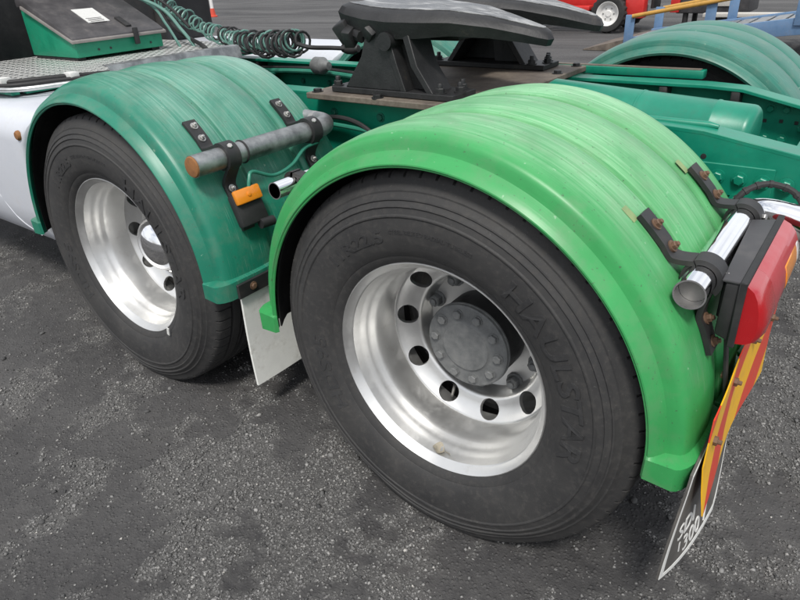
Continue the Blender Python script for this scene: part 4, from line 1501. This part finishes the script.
# ---------------------------------------------------------------- side tanks, deck, box, hoses
def side_tank(mirror=False):
    y0, y1, z0, z1, r = 0.010, 0.62, 0.315, 0.985, 0.13
    sec = []
    rb = 0.25
    for (cy, cz, a0, r) in ((y1 - r, z1 - r, 0, r), (y0 + r, z1 - r, 90, r), (y0 + rb, z0 + rb, 180, rb), (y1 - rb, z0 + rb, 270, rb)):
        for k in range(7):
            a = rad(a0 + 15 * k)
            sec.append((cy + r * math.cos(a), cz + r * math.sin(a)))
    xs = [None, 0.035, 0.018, 0.008, 0.003, 0.0]            # set back from the arch edge
    sc = [1.0, 1.0, 0.996, 0.988, 0.970, 0.940]
    cy, cz = (y0 + y1) / 2, (z0 + z1) / 2
    arch = lambda z: CF[0] - 0.012 - math.sqrt(0.632 ** 2 - (z - CF[1]) ** 2)      # clears the guard all round
    vs, fs = [], []
    n = len(sec)
    for xo, k in zip(xs, sc):
        for y, z in sec:
            yy = cy + (y - cy) * k
            vs.append((-4.4 if xo is None else arch(z) - xo, 2 * YC - yy if mirror else yy, cz + (z - cz) * k))
    for q in range(len(xs) - 1):
        for i in range(n):
            fs.append((q * n + i, q * n + (i + 1) % n, (q + 1) * n + (i + 1) % n, (q + 1) * n + i))
    fs.append(tuple(range(n)))
    fs.append(tuple((len(xs) - 1) * n + i for i in range(n))[::-1])
    t = MB().add(vs, fs).build('side_tank', 'white_paint', truck, angle=30)
    return t
tank_n = side_tank()
side_tank(True)
# pressed seam round the tank and a small round marker
MB().tube(bezier([(-2.75, 0.0105, 0.86), (-2.50, 0.0105, 0.72), (-2.34, 0.0105, 0.60), (-2.24, 0.0230, 0.485), (-2.16, 0.062, 0.405)], 8), 0.0025, 6).build('seam', 'white_paint', tank_n)
MB().lathe([(0.0, -0.010), (0.014, -0.009), (0.019, -0.003), (0.020, 0.006)], 20, (-1.945, 0.0125, 0.885)).build('marker_lamp', 'brass', tank_n)

deck = MB().box((-2.74, 0.90, 1.026), (1.10, 1.45, 0.006)).build('deck_plate', 'tread_plate', truck, smooth=False)
MB().box((-2.74, 0.160, 1.008), (1.08, 0.034, 0.028)).build('deck_edge', 'teal_paint', deck, bevel=0.002, seg=1)
MB().box((-2.205, 0.90, 1.008), (0.03, 1.40, 0.028)).build('deck_rail', 'teal_paint', deck, bevel=0.002, seg=1)
# bent alloy sheet
MB().prism([(-1.872, 1.035), (-1.876, 1.035), (-1.894, 1.083), (-1.935, 1.086), (-1.935, 1.090), (-1.890, 1.088)], 'y', 0.42, 1.12).build('bent_sheet', 'galv', truck, smooth=False)
for k, (zz, mt, r) in enumerate(((1.020, 'black_rubber', 0.011), (1.012, 'black_rubber', 0.009), (1.000, 'plate_alloy', 0.010))):
    MB().tube(bezier([(-3.2 + 0.04 * k, 0.10, zz + 0.02), (-2.6 + 0.05 * k, 0.10, zz + 0.022), (-2.30 + 0.06 * k, 0.14, zz + 0.02), (-2.16 + 0.045 * k, 0.34, zz + 0.022), (-2.08 + 0.04 * k, 0.62, zz + 0.01), (-2.02 + 0.03 * k, 0.95, zz)], 8), r, 10).build('deck_hose', mt, truck)
MB().box((-2.28, 0.16, 1.046), (0.05, 0.045, 0.030)).build('hose_clip', 'label_white', truck, bevel=0.003)
MB().box((-2.13, 0.38, 1.046), (0.06, 0.04, 0.026)).build('hose_clip', 'label_white', truck, bevel=0.003)

# battery box with sloping black lid
BX0, BX1, BY0, BY1 = -3.20, -2.72, 0.735, 1.26
bx = MB().prism([(BX1, 1.045), (BX1, 1.125), (BX0 + 0.05, 1.285), (BX0, 1.285), (BX0, 1.045)], 'y', BY0, BY1).build('battery_box', 'box_green', truck, bevel=0.006)
lid_prof = [(BX1 + 0.012, 1.122), (BX1 + 0.012, 1.142), (BX1 - 0.03, 1.165), (BX0 + 0.06, 1.33), (BX0 - 0.01, 1.33), (BX0 - 0.01, 1.29), (BX0 + 0.045, 1.29)]
lid = MB().prism(lid_prof, 'y', BY0 - 0.014, BY1 + 0.014).build('lid', 'lid', bx, bevel=0.008)
MB().prism([(BX1 + 0.020, 1.116), (BX1 + 0.020, 1.131), (BX0 + 0.05, 1.299), (BX0 + 0.045, 1.282)], 'y', BY0 - 0.022, BY1 + 0.022).build('lid_rim', 'lid_rim', bx, bevel=0.003)
slope = math.atan2(1.33 - 1.165, (BX1 - 0.03) - (BX0 + 0.06))
def on_lid(x): return 1.165 + (BX1 - 0.03 - x) * math.tan(slope)
rl = Matrix.Rotation(slope, 3, 'Y')
MB().box((-2.905, 0.965, on_lid(-2.905) + 0.002), (0.165, 0.125, 0.003), rl).build('label', 'label_white', lid, smooth=False)
for k in range(5):
    MB().box((-2.872 + 0.012 * k, 0.960, on_lid(-2.872 + 0.012 * k) + 0.0042), (0.004, 0.09 - 0.01 * (k % 2), 0.001), rl).build('print_line', 'lid', lid, smooth=False)
MB().box((-2.80, 1.085, on_lid(-2.80) + 0.004), (0.11, 0.035, 0.014), rl).build('latch', 'black_rubber', lid, bevel=0.004)
MB().box((BX1 + 0.022, 1.085, 1.120), (0.016, 0.028, 0.085)).build('latch', 'black_rubber', lid, bevel=0.004)
for yy in (0.86, 0.93, 1.18):
    MB().hexa((BX1 + 0.001, yy, 1.075), (1, 0, 0), 0.006, 0.003, n=10).build('rivet', 'black_steel', bx)
for s in (BY0 + 0.02, BY1 - 0.05):
    MB().box((-2.97, s + 0.015, 1.0365), (0.44, 0.05, 0.014)).build('box_foot', 'black_steel', bx, bevel=0.002, seg=1)

# back of the cab
MB().prism([(0.10, 0.98), (0.10, 2.9), (0.25, 3.2), (2.11, 3.2), (2.26, 2.9), (2.26, 0.98)], 'x', -5.2, -3.50).build('cab', 'black_rubber', truck, bevel=0.04)
for yy in (0.55, 1.75):
    MB().tube([(-3.42, yy, 1.0), (-3.42, yy, 2.6)], 0.05, 16).build('stack_pipe', 'black_steel', truck)
MB().box((-3.46, 1.60, 1.35), (0.10, 0.55, 0.55)).build('hose_board', 'black_steel', truck, bevel=0.01)

# coiled air hoses
def coil(path, r, turns, ph, wire, mat):
    P = bezier(path, 40)
    n = turns * 14
    pts = []
    L = len(P) - 1
    for i in range(n + 1):
        f = i / n * L
        k = min(int(f), L - 1)
        p = P[k].lerp(P[k + 1], f - k)
        t = (P[k + 1] - P[k]).normalized()
        up = Vector((0, 0, 1))
        b = t.cross(up).normalized()
        u = b.cross(t)
        a = 2 * math.pi * turns * i / n + ph
        rr = r * (1 + 0.22 * math.sin(i * 0.081 + ph * 2) + 0.12 * math.sin(i * 0.21 + ph))
        p = p + t * 0.012 * math.sin(i * 0.13 + ph * 3)
        pts.append(p + u * math.cos(a) * rr + b * math.sin(a) * rr)
    MB().tube(pts, wire, 7).build('coiled_hose', mat, truck)
base_path = [(-3.25, 1.66, 1.27), (-2.95, 1.60, 1.175), (-2.55, 1.50, 1.095), (-2.15, 1.38, 1.075), (-1.78, 1.24, 1.09), (-1.50, 1.14, 1.115)]
coil(base_path, 0.040, 30, 0.0, 0.0055, 'hose_pale')
coil([(x, y + 0.03, z - 0.006) for x, y, z in base_path[2:]], 0.043, 22, 2.0, 0.0060, 'black_rubber')
coil([(x - 0.01, y - 0.02, z - 0.01) for x, y, z in base_path[3:]], 0.048, 12, 4.0, 0.0060, 'black_rubber')
MB().tube(bezier([(-1.50, 1.14, 1.10), (-1.44, 1.16, 1.085), (-1.38, 1.24, 1.075), (-1.30, 1.27, 1.07)], 8), 0.010, 8).build('hose_end', 'black_rubber', truck)
MB().lathe([(0.0, -0.05), (0.018, -0.048), (0.026, -0.02), (0.026, 0.02), (0.015, 0.045), (0.0, 0.046)], 16, (-1.30, 1.28, 1.07), 'x').build('hose_coupling', 'black_steel', truck)
MB().tube(bezier([(-3.55, 1.05, 1.52), (-3.15, 1.22, 1.37), (-2.85, 1.36, 1.25), (-2.72, 1.40, 1.12), (-2.62, 1.42, 1.0)], 10), 0.010, 8).build('air_line', 'hose_pale', truck)
MB().tube(bezier([(-3.55, 1.25, 1.60), (-3.20, 1.40, 1.40), (-3.0, 1.52, 1.25), (-2.8, 1.52, 1.12)], 10), 0.009, 8).build('air_line', 'black_rubber', truck)
MB().tube(bezier([(-3.4, 1.30, 1.42), (-2.95, 1.36, 1.27), (-2.80, 1.36, 1.15), (-2.70, 1.37, 1.0)], 10), 0.008, 8).build('air_line', 'hose_pale', truck)
MB().tube(bezier([(-3.3, 1.70, 1.20), (-2.9, 1.5, 1.10), (-2.5, 1.36, 1.045), (-2.2, 1.18, 1.03)], 10), 0.012, 8).build('air_line', 'black_rubber', truck)

# ================================================================== background: red tractor
rt = empty('red_tractor', (-4.4, 12.3, 0))
tag(rt, 'red compact tractor with white wheel rim parked beyond the blue ramp', 'tractor')


def small_wheel(parent, x, y, r, w):
    wh = empty('wheel', (x, y, r), parent)
    mb = MB()
    n = 44
    prof = [(0.60, -0.42), (0.72, -0.50), (0.90, -0.46), (0.97, -0.40), (1.0, -0.15), (1.0, 0.15), (0.97, 0.40), (0.90, 0.46), (0.72, 0.50), (0.60, 0.42)]
    vs, fs = [], []
    for k in range(n):
        a = 2 * math.pi * k / n
        for pr, py in prof:
            rr = r * (pr if not (k % 2 and pr > 0.95) else pr - 0.07)
            vs.append((rr * math.cos(a), py * w, rr * math.sin(a)))
    m_ = len(prof)
    for k in range(n):
        for i in range(m_ - 1):
            fs.append((k * m_ + i, k * m_ + i + 1, ((k + 1) % n) * m_ + i + 1, ((k + 1) % n) * m_ + i))
    mb.add(vs, fs).build('tyre', 'tyre_far', wh, local=True)
    MB().lathe([(0.0, -0.18 * w), (0.14 * r, -0.18 * w), (0.18 * r, -0.10 * w), (0.42 * r, -0.06 * w), (0.50 * r, -0.28 * w), (0.60 * r, -0.44 * w), (0.62 * r, -0.44 * w), (0.62 * r, 0.40 * w)], 36).build('rim', 'rim_white', wh, local=True)
    for k in range(6):
        a = 2 * math.pi * k / 6
        MB().hexa((0.30 * r * math.cos(a), -0.08 * w, 0.30 * r * math.sin(a)), (0, -1, 0), 0.016, 0.014).build('wheel_nut', 'steel', wh, local=True)
    return wh


small_wheel(rt, -3.96, 11.95, 0.350, 0.22)
small_wheel(rt, -3.96, 13.05, 0.350, 0.22)
small_wheel(rt, -5.95, 11.95, 0.50, 0.30)
small_wheel(rt, -5.95, 13.05, 0.50, 0.30)
MB().prism([(-5.2, 0.42), (-4.28, 0.42), (-4.28, 0.55), (-4.1, 0.62), (-3.35, 0.58), (-3.25, 0.70), (-3.30, 1.05), (-4.5, 1.15), (-5.2, 1.12)], 'y', 12.22, 12.78).build('bonnet', 'red_paint', rt, bevel=0.03)
MB().box((-4.72, 12.02, 0.44), (0.75, 0.22, 0.09)).build('step_plate', 'red_paint', rt, bevel=0.02)
MB().box((-3.50, 12.10, 0.46), (0.36, 0.24, 0.40)).build('front_weight', 'red_paint', rt, bevel=0.03)
MB().box((-4.4, 12.5, 0.36), (1.9, 0.36, 0.20)).build('chassis', 'cast', rt, bevel=0.02)
MB().box((-3.26, 12.5, 0.62), (0.05, 0.46, 0.42)).build('grille', 'black_steel', rt, bevel=0.01)
MB().tube([(-3.96, 12.0, 0.35), (-3.96, 13.0, 0.35)], 0.05, 12).build('axle', 'cast', rt)
MB().tube([(-5.95, 12.0, 0.50), (-5.95, 13.0, 0.50)], 0.08, 12).build('axle', 'cast', rt)
MB().box((-5.65, 12.5, 1.05), (0.45, 0.5, 0.12)).build('seat', 'dark_plastic', rt, bevel=0.03)
MB().box((-5.85, 12.5, 1.30), (0.10, 0.5, 0.45)).build('backrest', 'dark_plastic', rt, bevel=0.03)
for yy in (11.98, 13.02):
    MB().prism([(-6.05, 0.62), (-6.0, 0.95), (-5.7, 1.12), (-5.3, 1.08), (-5.1, 0.80), (-5.13, 0.79), (-5.32, 1.05), (-5.7, 1.09), (-5.97, 0.93), (-6.02, 0.62)], 'y', yy - 0.17, yy + 0.17).build('fender', 'red_paint', rt)

# dark implement parked beside the tractor
dm = empty('parked_implement', (-2.3, 12.9, 0))
tag(dm, 'dark grey parked machine body standing next to the red tractor', 'machine')
MB().box((-2.25, 12.9, 0.62), (1.25, 0.9, 0.62)).build('body', 'dark_plastic', dm, bevel=0.03)
MB().box((-2.88, 12.43, 0.58), (0.16, 0.06, 0.50)).build('side_panel', 'red_paint', dm, bevel=0.01)
MB().box((-2.0, 12.44, 0.58), (0.36, 0.03, 0.30)).build('side_panel', 'concrete', dm, bevel=0.01)
for xx in (-2.7, -1.8):
    for yy in (12.55, 13.25):
        MB().tube([(xx, yy, 0.0), (xx, yy, 0.33)], 0.05, 10).build('leg', 'black_steel', dm)

# ================================================================== background: blue loading ramp
rp = empty('loading_ramp', (-1.0, 10.2, 0))
tag(rp, 'blue steel loading ramp with rusty yellow handrail on the yard', 'ramp')
RX0, RX1 = -2.80, 2.4
def rz(x): return 0.115 + (x - RX0) * 0.128
for y in (9.52, 10.9):
    MB().prism([(RX0, rz(RX0) - 0.075), (RX1, rz(RX1) - 0.20), (RX1, rz(RX1) + 0.09), (RX0, rz(RX0) + 0.085)], 'y', y - 0.04, y + 0.04).build('side_beam', 'blue_paint', rp, bevel=0.006)
    for px_ in (-2.72, -1.58, -0.45, 0.7, 1.85):
        MB().box((px_, y - 0.055 if y < 10 else y + 0.055, rz(px_) + 0.20 + 0.027 * (px_ + 2.7)), (0.14, 0.03, 0.42 + 0.054 * (px_ + 2.7))).build('post', 'blue_paint', rp, bevel=0.006)
    MB().tube([(-2.68, y - 0.09 if y < 10 else y + 0.09, rz(-2.68) + 0.385), (-1.5, y - 0.09 if y < 10 else y + 0.09, rz(-1.5) + 0.44), (RX1, y - 0.09 if y < 10 else y + 0.09, rz(RX1) + 0.66)], 0.030, 12).build('handrail', 'yellow_paint', rp)
for k in range(22):
    x = RX0 + 0.02 + k * 0.235
    MB().box((x + 0.1, 10.21, rz(x + 0.1) + 0.045), (0.19, 1.28, 0.03), Matrix.Rotation(-math.atan(0.128), 3, 'Y')).build('deck_bar', 'galv', rp, bevel=0.004, seg=1)
MB().prism([(-3.46, 0.004), (RX0 - 0.003, 0.004), (RX0 - 0.003, rz(RX0) + 0.06), (-3.44, 0.022)], 'y', 9.50, 10.92).build('toe_plate', 'rust_plate', rp, bevel=0.003, seg=1)
for y in (9.6, 10.8):
    MB().box((2.2, y, rz(2.2) / 2 - 0.07), (0.10, 0.10, rz(2.2) - 0.14)).build('leg', 'blue_paint', rp, bevel=0.005)
pl = MB().box((-1.55, 11.6, 0.36), (1.2, 0.25, 0.06)).build('plank', 'concrete', None, bevel=0.004)
tag(pl, 'pale timber plank lying on a trestle behind the blue ramp', 'plank')
tr_ = empty('trestle', (-1.55, 11.6, 0))
tag(tr_, 'low black trestle carrying the pale timber plank', 'trestle')
MB().box((-1.55, 11.6, 0.305), (1.0, 0.08, 0.05)).build('top_bar', 'black_steel', tr_, bevel=0.004)
for xx in (-1.95, -1.15):
    for s in (-1, 1):
        MB().tube([(xx, 11.6 + 0.02 * s, 0.29), (xx, 11.6 + 0.15 * s, 0.0)], 0.02, 8).build('leg', 'black_steel', tr_)

# ================================================================== far side of the yard
po = empty('marker_post', (-19.5, 14.8, 0))
tag(po, 'white post with red base standing alone on the yard', 'post')
MB().lathe([(0.0, 0.0), (0.15, 0.0), (0.15, 0.04), (0.10, 0.06), (0.07, 0.28), (0.0, 0.29)], 20, (-19.5, 14.8, 0), 'z').build('base', 'cone_red', po)
MB().tube([(-19.5, 14.8, 0.28), (-19.5, 14.8, 2.2)], 0.06, 14).build('pole', 'rim_white', po)
MB().tube([(-19.5, 14.8, 1.60), (-19.5, 14.8, 1.75)], 0.063, 14).build('band', 'cone_red', po)

# ================================================================== dry leaf caught in the rear rim
lv, lf = [], []
for i in range(9):
    for j in range(5):
        u, v = i / 8, j / 4 - 0.5
        wid = 0.018 * math.sin(math.pi * min(1, u * 1.02)) ** 0.7
        a = -1.62 + (u - 0.5) * 0.15
        r = 0.2755 - 0.003 - 0.006 * (2 * v) ** 2 * math.sin(u * 3) - 0.004 * math.sin(u * 7)
        lv.append((r * math.cos(a), 0.034 + v * 2 * wid + 0.004 * math.sin(u * 5), 0.5 + r * math.sin(a)))
for i in range(8):
    for j in range(4):
        lf.append((i * 5 + j, i * 5 + j + 1, i * 5 + j + 6, i * 5 + j + 5))
leaf = empty('dry_leaf', (0, 0.034, 0.226))
M['leaf'] = painted('dry_leaf', (0.32, 0.29, 0.23), 0.8, (0.14, 0.11, 0.07), 0.7, 0.3, scale=6)
MB().add(lv, lf).build('blade', 'leaf', leaf)
a = -1.62 + 0.075
MB().tube([(0.272 * math.cos(a), 0.036, 0.5 + 0.272 * math.sin(a)), (0.268 * math.cos(a + 0.05), 0.030, 0.5 + 0.268 * math.sin(a + 0.05)), (0.262 * math.cos(a + 0.09), 0.022, 0.5 + 0.262 * math.sin(a + 0.09))], 0.0012, 6).build('stalk', 'leaf', leaf)
tag(leaf, 'small dry brown leaf lying in the rear alloy rim', 'leaf')
